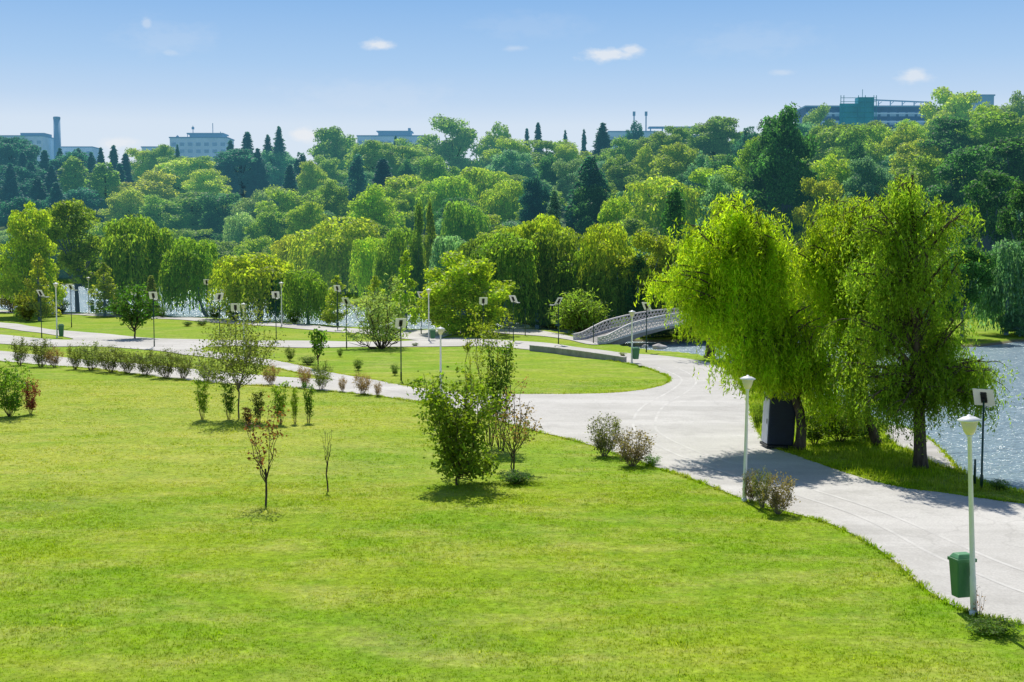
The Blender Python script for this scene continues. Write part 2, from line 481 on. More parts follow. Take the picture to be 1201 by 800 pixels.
def draped(name, poly, mat, lift, cell, label):
    lo, hi = poly.min(0), poly.max(0)
    xs, ys = np.arange(lo[0] + cell / 2, hi[0], cell), np.arange(lo[1] + cell / 2, hi[1], cell)
    X, Y = np.meshgrid(xs, ys); X, Y = X.ravel(), Y.ravel()
    k = inside(poly, X, Y); X, Y = X[k], Y[k]
    k = dist_poly(poly, X, Y) > cell * 0.35; X, Y = X[k], Y[k]
    # resample the outline so no edge is longer than the cell
    out = []
    for i in range(len(poly)):
        a, b = poly[i], poly[(i + 1) % len(poly)]
        n = max(1, int(np.ceil(np.linalg.norm(b - a) / cell)))
        for j in range(n): out.append(a + (b - a) * j / n)
    out = np.array(out); n = len(out)
    pts = [Vector(p) for p in out] + [Vector((a, b)) for a, b in zip(X, Y)]
    r = delaunay_2d_cdt(pts, [], [list(range(n))], 1, 1e-5)
    v = np.array([(p[0], p[1]) for p in r[0]])
    z = height(v[:, 0], v[:, 1]) + lift
    me = bpy.data.meshes.new(name)
    me.from_pydata(np.column_stack([v, z]).tolist(), [], r[2]); me.update()
    # faces must look up
    if len(me.polygons) and me.polygons[0].normal.z < 0: me.flip_normals()
    for p in me.polygons: p.use_smooth = True
    return tag(link_mesh(name, me, mat), label, kind="structure")

draped("path", PATHS["plaza"], M_PATH, 0.030, 1.1, "wide pale paved road curving from the plaza to the lower right")
draped("path", PATHS["near"], M_PATH, 0.036, 1.1, "pale paved path along the back of the front lawn")
draped("path", PATHS["upper"], M_PATH, 0.042, 1.3, "pale paved paths forking around the middle lawns")
draped("path", PATHS["lakeside"], M_PATH, 0.048, 1.6, "narrow pale path along the lake shore")
draped("pavement", APRON, M_APRON, 0.040, 1.0, "grey concrete landing between the trees and the lake")

def strip(px, width, lift, label):
    p = chaikin(W(px), 2, closed=False)
    # resample
    seg = np.hypot(*np.diff(p, axis=0).T); s = np.r_[0, np.cumsum(seg)]
    q = np.arange(0, s[-1], 0.5); c = np.column_stack([np.interp(q, s, p[:, 0]), np.interp(q, s, p[:, 1])])
    t = np.gradient(c, axis=0); t /= np.linalg.norm(t, axis=1)[:, None]
    n = np.column_stack([-t[:, 1], t[:, 0]]) * width / 2
    a, b = c + n, c - n
    v = np.vstack([np.column_stack([a, height(a[:, 0], a[:, 1]) + lift]), np.column_stack([b, height(b[:, 0], b[:, 1]) + lift])])
    m = len(c); i = np.arange(m - 1)
    f = np.stack([i + m, i + m + 1, i + 1, i], 1)
    return tag(link_mesh("path_marking", fastmesh("path_marking", v, f), M_MARK), label, kind="structure")

strip([(1330,738),(1201,699),(1145,673),(1090,648),(1045,622),(1000,603),(940,583),(870,564),(800,537),(755,515),(739,500),(752,477),(786,460),(801,449),(797,440),(770,431)], 0.13, 0.036, "worn pale lane line on the road, nearer the front lawn")
strip([(1330,712),(1201,672),(1120,636),(1060,610),(1000,590),(940,571),(870,550),(810,528),(775,510),(766,500),(776,477),(806,461),(819,449),(812,439),(790,430)], 0.13, 0.036, "worn pale lane line on the road, farther from the front lawn")

wv = np.array([(-330, 30, -0.3), (330, 30, -0.3), (330, 345, -0.3), (-330, 345, -0.3)])
tag(link_mesh("water", fastmesh("water", wv, np.array([[0, 1, 2, 3]])), M_WATER), "rippled park lake reflecting the pale sky", kind="structure")

# ------------------------------------------------------------------ light and sky
SUN_EL, SUN_AZ = R(55), R(-8)          # ahead of the camera and a little to the left
sd = bpy.data.lights.new("sun", "SUN"); sd.energy = 4.9; sd.angle = R(0.5); sd.color = (1.0, 0.95, 0.86)
so = bpy.data.objects.new("sun", sd); COL.objects.link(so)
sv = Vector((math.sin(SUN_AZ) * math.cos(SUN_EL), math.cos(SUN_AZ) * math.cos(SUN_EL), math.sin(SUN_EL)))
so.rotation_euler = (-sv).to_track_quat("-Z", "Y").to_euler()
so.location = (0, 60, 80)

world = bpy.data.worlds.new("World"); scene.world = world; world.use_nodes = True
nt = world.node_tree; nt.nodes.clear()
wo = nt.nodes.new("ShaderNodeOutputWorld"); bg = nt.nodes.new("ShaderNodeBackground")
sky = nt.nodes.new("ShaderNodeTexSky"); sky.sky_type = "NISHITA"; sky.sun_disc = False
sky.sun_elevation = SUN_EL; sky.sun_rotation = SUN_AZ
sky.altitude = 100; sky.air_density = 1.0; sky.dust_density = 0.4; sky.ozone_density = 2.5
dirv = nt.nodes.new("ShaderNodeTexCoord").outputs["Generated"]
sepw = nt.nodes.new("ShaderNodeSeparateXYZ"); nt.links.new(dirv, sepw.inputs[0])
c = sky.outputs[0]
# a clear-day blue deepening upwards, whitening to the skyline
el = sepw.outputs["Z"]
grad = nt.nodes.new("ShaderNodeValToRGB"); e = grad.color_ramp.elements
SKY_STOPS = [(0.0, (0.78, 0.84, 0.90)), (0.093, (0.66, 0.77, 0.90)), (0.112, (0.52, 0.68, 0.885)), (0.139, (0.40, 0.605, 0.875)), (0.19, (0.255, 0.48, 0.825)), (0.40, (0.09, 0.25, 0.62))]
while len(e) < len(SKY_STOPS): e.new(0.5)
for q, (p_, c_) in zip(e, SKY_STOPS): q.position = p_; q.color = (*c_, 1)
nt.links.new(el, grad.inputs[0])
low = mixc(nt, 1.0, grad.outputs[0], (10, 10, 10), "MULTIPLY")
c = mixc(nt, ramp(nt, el, [(0.22, 0.0), (0.5, 1.0)]), low, c)
# small fair-weather clouds: soft ellipsoids of noise fixed in the sky's directions
vn = nt.nodes.new("ShaderNodeTexNoise"); vn.inputs["Scale"].default_value = 62.0; vn.inputs["Detail"].default_value = 6.0; vn.inputs["Roughness"].default_value = 0.62
mp = nt.nodes.new("ShaderNodeMapping"); mp.inputs["Scale"].default_value = (1, 1, 2.0); nt.links.new(dirv, mp.inputs[0]); nt.links.new(mp.outputs[0], vn.inputs["Vector"])
total = None
def sky_dir(px, py):
    tx, tz = ray(px, py); return Vector((tx, 1, tz)).normalized()
for px, py, wx, wy, amt in [(443,52,25,9,0.8),(712,65,50,11,0.8),(1073,89,28,11,0.65),(740,58,22,8,0.7),(172,28,9,9,0.35),(357,158,26,13,0.9),(138,168,30,10,0.7),(605,57,20,5,0.3),(918,85,18,6,0.3),(200,45,80,30,0.13),(430,112,150,26,0.12),(880,48,120,26,0.10),(620,30,110,22,0.08),(200,62,14,8,0.25)]:
    dv = sky_dir(px, py)
    sub = nt.nodes.new("ShaderNodeVectorMath"); sub.operation = "SUBTRACT"; nt.links.new(dirv, sub.inputs[0]); sub.inputs[1].default_value = dv
    mul = nt.nodes.new("ShaderNodeVectorMath"); mul.operation = "MULTIPLY"; nt.links.new(sub.outputs[0], mul.inputs[0]); mul.inputs[1].default_value = (FPX / wx, FPX / wx, FPX / wy)
    ln = nt.nodes.new("ShaderNodeVectorMath"); ln.operation = "LENGTH"; nt.links.new(mul.outputs[0], ln.inputs[0])
    g = math_(nt, "SUBTRACT", 1.0, ln.outputs["Value"], clamp=True)
    g = math_(nt, "MULTIPLY_ADD", math_(nt, "SUBTRACT", vn.outputs["Fac"], 0.5), 2.6, math_(nt, "MULTIPLY", g, 1.3))
    g = math_(nt, "MULTIPLY", g, math_(nt, "SUBTRACT", 1.35, ln.outputs["Value"], clamp=True))
    g = math_(nt, "MULTIPLY", ramp(nt, g, [(0.10, 0.0), (0.95, 1.0)]), amt)
    total = g if total is None else math_(nt, "MAXIMUM", total, g)
c = mixc(nt, total, c, (8.2, 8.5, 8.9))
nt.links.new(c, bg.inputs[0]); bg.inputs[1].default_value = 0.1
nt.links.new(bg.outputs[0], wo.inputs[0])
scene.view_settings.view_transform = "Standard"; scene.view_settings.look = "None"; scene.view_settings.exposure = 0
scene.render.film_transparent = False
scene.cycles.max_bounces = 14; scene.cycles.diffuse_bounces = 9; scene.cycles.transmission_bounces = 9
# ------------------------------------------------------------------ foliage geometry
def unit(v): return v / np.maximum(np.linalg.norm(v, axis=1, keepdims=True), 1e-9)

def sphere_dirs(n, r): return unit(r.normal(size=(n, 3)))

def cards(c, nrm, t, L, Wd):
    """diamond leaves: centre, facing, long axis, length, width"""
    nrm = unit(nrm)
    t = unit(t - nrm * np.sum(t * nrm, 1, keepdims=True))
    b = np.cross(nrm, t)
    L = np.broadcast_to(np.asarray(L, float), (len(c),))[:, None] / 2
    Wd = np.broadcast_to(np.asarray(Wd, float), (len(c),))[:, None] / 2
    v = np.stack([c - t * L, c + b * Wd + t * L * 0.15, c + t * L, c - b * Wd + t * L * 0.15], 1).reshape(-1, 3)
    return v

def cards_mesh(name, vs):
    v = np.vstack(vs)
    return fastmesh(name, v, np.arange(len(v)).reshape(-1, 4))

def bez(a, b, c, n):
    t = np.linspace(0, 1, n)[:, None]
    return (1 - t) ** 2 * a + 2 * t * (1 - t) * b + t * t * c

class Wood:
    """tubes for trunk and limbs in one mesh"""
    def __init__(s): s.v, s.f, s.n = [], [], 0
    def tube(s, p, r, k=6):
        p = np.asarray(p, float); r = np.broadcast_to(np.asarray(r, float), (len(p),))
        t = unit(np.gradient(p, axis=0))
        ref = np.where(np.abs(t[:, 2:3]) < 0.9, np.array([[0, 0, 1.0]]), np.array([[1.0, 0, 0]]))
        a = unit(np.cross(t, ref)); b = np.cross(t, a)
        an = np.linspace(0, 2 * np.pi, k, endpoint=False)
        ring = p[:, None] + r[:, None, None] * (a[:, None] * np.cos(an)[None, :, None] + b[:, None] * np.sin(an)[None, :, None])
        i = np.arange(len(p) - 1)[:, None] * k; j = np.arange(k)[None]; j2 = (j + 1) % k
        f = np.stack([i + j, i + j2, i + k + j2, i + k + j], -1).reshape(-1, 4) + s.n
        s.v.append(ring.reshape(-1, 3)); s.f.append(f); s.n += len(p) * k
    def mesh(s, name): return fastmesh(name, np.vstack(s.v), np.vstack(s.f), True)

def leafy_lobes(r, lobes, per_area, L, Wd, up=0.25, droop=0.3, shell=(0.72, 1.06)):
    """lobes: (cx,cy,cz, rx,ry,rz); leaves on the outside of each clump, facing roughly outward"""
    vs = []
    cen = lobes[:, :3].mean(0)
    for l in lobes:
        area = (l[3] * l[4] + l[3] * l[5] + l[4] * l[5]) * 4.19
        n = int(area * per_area)
        d = sphere_dirs(n, r)
        out = unit((l[:3] - cen)[None] * np.ones((n, 1)))
        keep = (np.sum(d * out, 1) * 0.5 + d[:, 2] * 0.45 + r.uniform(-0.6, 0.9, n)) > -0.25
        d = d[keep]; n = len(d)
        p = l[:3] + d * l[3:6] * r.uniform(shell[0], shell[1], (n, 1))
        nr = d + 0.68 * r.normal(size=(n, 3)) + np.array([0, 0, up])
        t = r.normal(size=(n, 3)) + np.array([0, 0, -droop])
        s = r.uniform(0.65, 1.25, n)
        vs.append(cards(p, nr, t, L * s, Wd * s))
    return vs

def proto_broad(seed, H=12.0, Wd=9.0, base=0.03, nb=22, per=13.0, leaf=(0.43, 0.29), shape=1.0, lob_r=(0.085, 0.145)):
    """boughs of uneven reach, each carrying a few small clumps of leaves"""
    r = np.random.default_rng(seed)
    z0, z1 = H * base, H
    cz, rz, rr = (z0 + z1) / 2, (z1 - z0) / 2, Wd / 2
    skew = r.normal(size=2) * 0.12 * rr
    pts = []
    for q in sphere_dirs(400, r):
        if all(np.linalg.norm(q - o) > 2.3 / math.sqrt(nb) for o in pts): pts.append(q)
        if len(pts) >= nb: break
    lob = []; tips = []
    for q in pts:
        f = r.uniform(0.60, 0.90); w = 1 - 0.25 * shape * max(0, q[2]) + 0.05 * min(0, q[2])
        c0 = np.array([q[0] * rr * f * w + skew[0] * q[2], q[1] * rr * f * w + skew[1] * q[2], cz + q[2] * rz * (f + 0.04)])
        tips.append(c0); big = r.uniform(0.13, 0.20) * Wd
        for k in range(r.integers(5, 9)):
            g = sphere_dirs(1, r)[0] * big * r.uniform(0.3, 1.05); g[2] *= 0.75
            s = r.uniform(*lob_r) * Wd
            lob.append((*(c0 + g + q * 0.15 * big), s, s, s * r.uniform(0.6, 0.9)))
    for k in range(10):
        q = sphere_dirs(1, r)[0] * r.uniform(0.1, 0.5); s = r.uniform(0.14, 0.2) * Wd
        lob.append((q[0] * rr, q[1] * rr, cz + q[2] * rz, s, s, s * 0.85))
    lob = np.array(lob); lob[:, 2] = np.maximum(lob[:, 2], z0 + lob[:, 5] * 0.5)
    lob[:, 2] += H - (lob[:, 2] + lob[:, 5]).max()
    vs = leafy_lobes(r, lob, per, *leaf, shell=(0.55, 1.22))
    w = Wood()
    zt = z0 + (z1 - z0) * 0.6; n = 6
    tp = np.column_stack([np.linspace(0, r.uniform(-.3, .3), n), np.linspace(0, r.uniform(-.3, .3), n), np.linspace(-0.3, zt, n)])
    w.tube(tp, np.linspace(0.022, 0.009, n) * H, 7)
    for l in tips:
        a = tp[r.integers(2, 5)]
        w.tube(bez(a, (a + l) / 2 + [0, 0, 0.6], l, 5), np.linspace(0.009, 0.003, 5) * H, 5)
    return cards_mesh("crown", vs), w.mesh("trunk"), H, Wd

def proto_column(seed, H=15.0, Wd=5.0, per=11.0, leaf=(0.5, 0.3), nl=46, base=0.05, taper=0.8):
    r = np.random.default_rng(seed); lob = []
    for k in range(nl):
        z = base + (k + r.uniform()) / nl * (0.97 - base)
        prof = math.sin(math.pi * min(1, (z * 0.85 + 0.12))) ** 0.6
        a = r.uniform(0, 2 * math.pi); rad = Wd / 2 * prof * r.uniform(0.35, 0.75)
        s = Wd * r.uniform(0.13, 0.2) * (0.6 + 0.5 * prof)
        lob.append((rad * math.cos(a), rad * math.sin(a), z * H, s, s, s * r.uniform(1.5, 2.4)))
    lob = np.array(lob)
    vs = leafy_lobes(r, lob, per, *leaf, up=0.3, droop=-0.8)
    w = Wood(); tp = np.column_stack([np.zeros(5), np.zeros(5), np.linspace(-0.3, H * 0.8, 5)])
    w.tube(tp, np.linspace(0.02, 0.004, 5) * H, 6)
    return cards_mesh("crown", vs), w.mesh("trunk"), H, Wd

def proto_pyramid(seed, H=9.0, Wd=5.0, nb=70):
    '''a broad pyramid of small leafy boughs'''
    r = np.random.default_rng(seed); lob = []
    for k in range(nb):
        f = r.uniform(0.02, 1) ** 1.15; a = r.uniform(0, 6.283); rad = Wd / 2 * (1 - f) ** 0.75 * r.uniform(0.35, 0.95)
        sz = Wd * r.uniform(0.07, 0.13) * (0.55 + 0.6 * (1 - f))
        lob.append((rad * math.cos(a), rad * math.sin(a), H * (0.10 + 0.86 * f), sz, sz, sz * r.uniform(0.7, 1.1)))
    lob = np.array(lob); vs = leafy_lobes(r, lob, 22, 0.36, 0.24, shell=(0.5, 1.25))
    w = Wood(); w.tube(np.column_stack([np.zeros(5), np.zeros(5), np.linspace(-0.3, H * 0.92, 5)]), np.linspace(0.022, 0.003, 5) * H, 7)
    for l in lob[::3]:
        zt = max(0.3, l[2] - 0.5); w.tube(bez(np.array([0, 0, zt]), np.array([l[0] * .5, l[1] * .5, l[2]]), l[:3], 4), np.linspace(0.006, 0.002, 4) * H, 4)
    return cards_mesh("crown", vs), w.mesh("trunk"), H, Wd

def proto_conifer(seed, H=16.0, Wd=7.5, tiers=40, sparse=1.4):
    r = np.random.default_rng(seed); vs = []; w = Wood()
    w.tube(np.column_stack([np.zeros(6), np.zeros(6), np.linspace(-0.3, H * 0.98, 6)]), np.linspace(0.017, 0.001, 6) * H, 6)
    for k in range(tiers):
        f = (k + r.uniform(0, 0.6)) / tiers
        z = H * (0.04 + 0.94 * f)
        rad = Wd / 2 * (1 - f) ** 0.65 * r.uniform(0.6, 1.15) + 0.25
        nb = int(6 + 6 * (1 - f)); a0 = r.uniform(0, 6.28)
        for b in range(nb):
            a = a0 + 6.283 * (b + r.uniform(-.25, .25)) / nb; ra = rad * r.uniform(0.7, 1.1)
            m = max(4, int(ra * 12 * sparse)); s = np.sort(r.uniform(0.12, 1, m))
            dirv = np.array([math.cos(a), math.sin(a), 0])
            p = s[:, None] * ra * dirv + np.array([0, 0, z]) + np.column_stack([np.zeros(m), np.zeros(m), -0.28 * s * s * ra + 0.10 * ra * s ** 4])
            p += r.normal(size=(m, 3)) * np.array([0.22, 0.22, 0.20]) * (0.5 + 0.6 * ra / 3)
            nr = np.column_stack([r.normal(size=m) * .45, r.normal(size=m) * .45, np.ones(m)])
            t = dirv[None] + 0.5 * r.normal(size=(m, 3)) + np.array([0, 0, -0.25])
            q = r.uniform(0.7, 1.2, m)
            vs.append(cards(p, nr, t, 0.80 * q, 0.42 * q))
    return cards_mesh("crown", vs), w.mesh("trunk"), H, Wd

def proto_willow(seed, H=11.0, Wd=10.0, ns=760, step=0.36, leaf=(0.62, 0.16), low=0.015, lean=0.0, ndome=10):
    """rounded heads of foliage from which curtains of twigs hang"""
    r = np.random.default_rng(seed); vs = []; rr = Wd / 2
    heads = [(0, 0, H * 0.80, rr * 0.55)]
    for k in range(ndome):
        a = 6.283 * (k + r.uniform(-.3, .3)) / ndome; f = r.uniform(0.45, 0.78)
        heads.append((rr * f * math.cos(a), rr * f * math.sin(a), H * r.uniform(0.42, 0.86), rr * r.uniform(0.24, 0.42)))
    for hx, hy, hz_, hr in heads:
        n = int(ns / len(heads) * (hr / (rr * 0.38)) ** 1.3)
        d = sphere_dirs(n, r); d[:, 2] = np.abs(d[:, 2]) * 0.95 - 0.12; d = unit(d)
        st = np.array([hx, hy, hz_]) + d * hr * np.array([1, 1, 0.62]) * r.uniform(0.6, 1.0, (n, 1))
        for p0, dv in zip(st, d):
            out = np.array([dv[0], dv[1], 0.0]); out += np.array([p0[0], p0[1], 0]) / rr * 0.5
            zl = max(0.3, p0[2] - H * low - r.uniform(0, 0.30) * H)
            ln = min(zl, H * r.uniform(0.2, 0.85))
            m = max(3, int(ln / step)); s = (np.arange(m) + r.uniform(0, 1, m)) / m
            p = p0 + np.column_stack([out[0] * 0.12 * ln * (1 - (1 - s) ** 2), out[1] * 0.12 * ln * (1 - (1 - s) ** 2), -s * ln + 0.05 * ln * np.sin(s * 3.1)])
            p += r.normal(size=(m, 3)) * 0.09
            nr = np.tile(out, (m, 1)) + 0.7 * r.normal(size=(m, 3)) * np.array([1, 1, .4]) + np.array([0, 0, 0.35])
            t = np.array([0, 0, -1.0]) + 0.32 * r.normal(size=(m, 3)) + out * 0.25
            q = r.uniform(0.7, 1.25, m)
            vs.append(cards(p, nr, t, leaf[0] * q, leaf[1] * q * 1.4))
        n2 = int(60 * hr * hr)                     # the rounded top itself
        d = sphere_dirs(n2, r); d[:, 2] = np.abs(d[:, 2])
        p = np.array([hx, hy, hz_]) + d * hr * np.array([1, 1, 0.66]) * r.uniform(0.8, 1.08, (n2, 1))
        vs.append(cards(p, d + 0.5 * r.normal(size=(n2, 3)), np.array([0, 0, -0.8]) + r.normal(size=(n2, 3)) * 0.7, leaf[0] * 0.8, leaf[1] * 1.7))
    w = Wood(); n = 7
    tp = np.column_stack([lean * np.linspace(-1, 1, n) ** 2 * np.sign(np.linspace(-1, 1, n)) * 0.5 + lean * 0.5 - lean, 0.2 * np.sin(np.linspace(0, 3, n)), np.linspace(-0.3, H * 0.62, n)])
    tp[:, 0] -= tp[-1, 0]
    w.tube(tp, np.linspace(0.034, 0.012, n) * H, 8)
    for hx, hy, hz_, hr in heads:
        a = tp[r.integers(3, 6)]; e_ = np.array([hx, hy, hz_])
        w.tube(bez(a, (a + e_) / 2 + [0, 0, 0.8], e_, 6), np.linspace(0.014, 0.004, 6) * H, 6)
    return cards_mesh("crown", vs), w.mesh("trunk"), H, Wd

# tones: leaf colours; t has the blue-teal of distance haze mixed in
TONE = dict(y=(0.420, 0.455, 0.034), b=(0.335, 0.430, 0.030), m=(0.225, 0.325, 0.036), d=(0.070, 0.185, 0.050),
            t=(0.040, 0.150, 0.120), p=(0.28, 0.38, 0.17), o=(0.34, 0.40, 0.040), q=(0.17, 0.32, 0.19))

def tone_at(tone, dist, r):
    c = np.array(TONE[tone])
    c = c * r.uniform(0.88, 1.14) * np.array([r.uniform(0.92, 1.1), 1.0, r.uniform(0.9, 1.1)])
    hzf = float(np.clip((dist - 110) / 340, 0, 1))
    c = c * (1 - 0.16 * hzf) + np.array([0.08, 0.24, 0.28]) * 0.16 * hzf  # haze painted in: leaf colour drifts bluish with distance
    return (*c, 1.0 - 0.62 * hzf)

PROTO = dict(
    round=[proto_broad(s, 12, 9.5) for s in (1, 2, 3, 4)] + [proto_broad(s, 13, 9, nb=14, lob_r=(0.08, 0.19)) for s in (5, 6)] + [proto_broad(s, 13, 10, nb=30, lob_r=(0.06, 0.13), shape=0.6) for s in (7, 8)],
    tall=[proto_broad(s, 16, 8.5, shape=1.3, nb=24, lob_r=(0.085, 0.14)) for s in (11, 12, 13)],
    column=[proto_column(s) for s in (21, 22, 23)],
    conifer=[proto_conifer(s) for s in (31, 32, 33)],
    willow=[proto_willow(s) for s in (41, 42, 43, 44)],
    lean=[proto_willow(47, lean=3.2, low=0.04)],
    pyramid=[proto_pyramid(71), proto_pyramid(72)],
    giant=[proto_broad(61, 16, 8.0, nb=34, per=10, shape=1.6, lob_r=(0.09, 0.15)), proto_broad(62, 16, 8.0, nb=34, per=12, shape=1.6, lob_r=(0.09, 0.15))],
    shore=[proto_willow(48, low=0.03, ns=900), proto_willow(49, low=0.05, ns=900)],
)
MATFOR = dict(round=M_LEAF, tall=M_LEAF, column=M_LEAF, conifer=M_NEEDLE, willow=M_LEAF_THIN, lean=M_LEAF_THIN, shore=M_LEAF_THIN, giant=M_LEAF, pyramid=M_LEAF)
NAMEFOR = dict(round="broadleaf_tree", tall="broadleaf_tree", column="poplar_tree", conifer="conifer_tree", willow="willow_tree", lean="willow_tree", shore="willow_tree", giant="broadleaf_tree", pyramid="young_tree")
HDEF = dict(round=12.5, tall=16.5, column=16, conifer=16, willow=12, lean=12, shore=12, giant=16, pyramid=9)
for lst in PROTO.values():
    for cm, tm, _, _ in lst:
        tm.materials.append(M_BARK_FAR)
for k, lst in PROTO.items():
    for cm, tm, _, _ in lst: cm.materials.append(MATFOR[k])

tr = np.random.default_rng(99)
PLACED = []
def place_tree(kind, x, y, H, Wd, tone, label, group=None, rot=None):
    cm, tm, h0, w0 = PROTO[kind][tr.integers(len(PROTO[kind]))]
    root = empty(NAMEFOR[kind], (x, y, hz(x, y) - 0.15), tr.uniform(0, 6.283) if rot is None else rot, label, "tree", group)
    root.scale = (Wd / w0, Wd / w0 * tr.uniform(0.9, 1.1), H / h0)
    link_mesh("trunk", tm, None, root)
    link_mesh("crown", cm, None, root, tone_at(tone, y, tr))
    PLACED.append((x, y, Wd))
    return root

def tree_at_top(px, top, w, kind, tone, label, group=None):
    """stands where a tree of its kind's usual height on the slope shows its top on this sight line"""
    tx, tz = ray(px, top); H = HDEF[kind] * tr.uniform(0.9, 1.1)
    if w < 14: H *= 0.7
    t0 = float(lerp_tab(tx, TX, Y0T)) + 6
    yr = float(lerp_tab(tx, TX, YRT))
    for d in np.arange(t0, yr + 45, 1.0):
        gap = CAM_Z + tz * d - hz(tx * d, d)
        if gap <= H: break
    if d == t0: H = gap
    else: H = gap
    if kind in ('round', 'tall'): H *= 1.07
    return place_tree(kind, tx * d, d, H, max(w * d / FPX, (0.10 if kind == 'column' else 0.22) * H) * 1.08, tone, label, group)

def tree_at_base(px, base, top, w, kind, tone, label, group=None, rot=None):
    x, d = gp(px, base); H = (base - top) * d / FPX
    return place_tree(kind, x, d, H, w * d / FPX * 1.05, tone, label, group, rot)

G1 = "trees on the wooded ridge"; G2 = "trees on the slope beyond the lake"; G3 = "trees along the lake shore"
RIDGE = [
 (8,163,46,"round","t","rounded blue-green tree at the far left end of the ridge"),
 (26,176,26,"conifer","t","dark conifer in front of the long pale building at the left end"),
 (52,174,26,"conifer","t","dark conifer just left of the foot of the tall chimney"),
 (70,172,24,"conifer","t","dark conifer directly below the tall chimney"),
 (92,172,22,"conifer","t","slim dark conifer just right of the chimney"),
 (107,177,26,"conifer","t","low broad conifer second to the right of the chimney"),
 (118,171,18,"conifer","t","narrow pointed conifer, third to the right of the chimney"),
 (133,169,24,"conifer","t","tallest conifer of the group between the chimney and the yellow trees"),
 (147,178,24,"conifer","t","last conifer of the chimney group, next to the yellow trees"),
 (18,196,50,"round","t","bluish rounded tree below the left end of the skyline"),
 (44,205,42,"conifer","t","broad dark conifer below the chimney, lower on the slope"),
 (66,212,36,"conifer","t","dark conifer behind the pale double poplars"),
 (88,187,42,"column","m","pale green poplar with rounded top, left of the pair"),
 (123,193,44,"column","m","bluish poplar, right of the pale pair"),
 (165,177,40,"round","y","small yellowish tree on the skyline left of the grey apartment block"),
 (190,173,38,"round","m","round green tree just left of the grey apartment block"),
 (208,168,12,"conifer","t","tiny conifer in front of the grey apartment block"),
 (235,186,50,"round","m","low green tree below the grey apartment block"),
 (172,203,60,"round","y","yellowing tree, left of three below the apartment block"),
 (212,188,74,"round","y","large yellowing tree, middle of three below the apartment block"),
 (246,202,50,"round","y","yellowing tree, right of three below the apartment block"),
 (270,163,26,"conifer","t","conifer touching the right end of the grey apartment block"),
 (290,152,30,"conifer","t","tall ragged conifer right of the grey apartment block"),
 (314,156,24,"conifer","t","left and shorter of the twin spired conifers on the skyline"),
 (327,146,26,"conifer","t","right and taller of the twin spired conifers on the skyline"),
 (284,178,58,"tall","t","heavy dark tree below the ragged conifers"),
 (324,176,50,"round","q","blue-grey rounded tree below the twin spired conifers"),
 (352,181,24,"column","t","dark narrow column beside the blue-grey rounded tree"),
 (366,192,32,"round","o","small tree with rusty tint right of the dark narrow column"),
 (382,184,40,"round","m","green tree below the broad skyline crown"),
 (394,154,52,"round","m","broad crown on the skyline left of the flat-roofed building"),
 (425,170,60,"round","b","bright tree under the left wing of the flat-roofed building"),
 (464,157,12,"conifer","t","small conifer in front of the flat-roofed building"),
 (482,166,9,"conifer","t","smallest conifer at the right end of the flat-roofed building"),
 (470,172,60,"round","b","bright tree under the right wing of the flat-roofed building"),
 (419,182,28,"column","t","dark upright tree on the slope below the flat-roofed building"),
 (449,183,40,"conifer","t","wide dark conifer on the slope below the flat-roofed building"),
 (480,190,24,"round","d","small dark tree between the wide dark conifer and the tall crown"),
 (384,214,44,"round","m","round tree with a lit top below the dark upright tree"),
 (530,141,62,"round","m","tallest rounded crown on the skyline right of the flat-roofed building"),
 (516,184,42,"round","m","smooth round tree at the foot of the tallest skyline crown"),
 (578,148,44,"round","m","second skyline crown, right of the tallest rounded one"),
 (600,164,44,"round","b","low skyline tree left of the two thin conifers"),
 (602,180,54,"round","q","grey-green tree with dark underside on the middle slope"),
 (618,148,10,"conifer","t","thinner left one of the two thin conifers on the skyline"),
 (631,141,20,"conifer","t","right one of the two thin conifers on the skyline"),
 (640,166,54,"round","m","green skyline tree below the two thin conifers"),
 (652,184,40,"round","d","dark round tree below the middle of the skyline"),
 (663,151,8,"conifer","t","hair-thin conifer between the thin pair and the big dark conifer"),
 (685,150,10,"conifer","t","thin conifer just left of the big dark conifer"),
 (672,170,40,"round","b","bright tree left of the big dark conifer"),
 (707,142,34,"conifer","t","big dark conifer on the skyline left of the antenna masts"),
 (690,186,48,"column","t","large dark egg-shaped tree on the middle slope"),
 (670,190,36,"round","p","pale tree hugging the large dark egg-shaped tree"),
 (735,184,54,"round","m","olive tree right of the large dark egg-shaped tree"),
 (741,146,30,"round","t","dark skyline tree beneath the antenna masts"),
 (768,160,40,"round","m","skyline tree right of the antenna masts, under the roof frame"),
 (794,150,34,"round","m","skyline tree in front of the open roof frame"),
 (838,140,54,"round","m","broad skyline crown at the right end of the open roof frame"),
 (876,152,36,"round","t","low bluish skyline tree left of the dark giant"),
 (800,172,60,"round","b","bright tree below the open roof frame"),
 (846,186,40,"round","d","dark tree below the broad skyline crown"),
 (760,172,36,"round","o","faintly rusty tree below the antenna masts"),
 (884,168,46,"tall","m","olive tree against the left side of the dark giant"),
 (958,126,34,"round","m","small round tree under the left corner of the scaffolded building"),
 (978,150,64,"round","m","wide tree under the teal scaffolding"),
 (1012,168,36,"round","d","dark tree below the teal scaffolding"),
 (1036,151,54,"round","b","bright tree under the right half of the scaffolded building"),
 (1066,147,54,"round","b","bright tree under the right end of the scaffolded building"),
 (1078,166,58,"round","y","yellow-tinted tree below the scaffolded building"),
 (1120,106,68,"round","b","high bright crown between the scaffolded building and the small tower block"),
 (1184,112,50,"round","m","skyline crown at the far right edge"),
 (1112,142,60,"tall","d","dark heavy tree below the high bright crown"),
 (1164,136,76,"tall","m","tall mid green tree below the small tower block"),
]
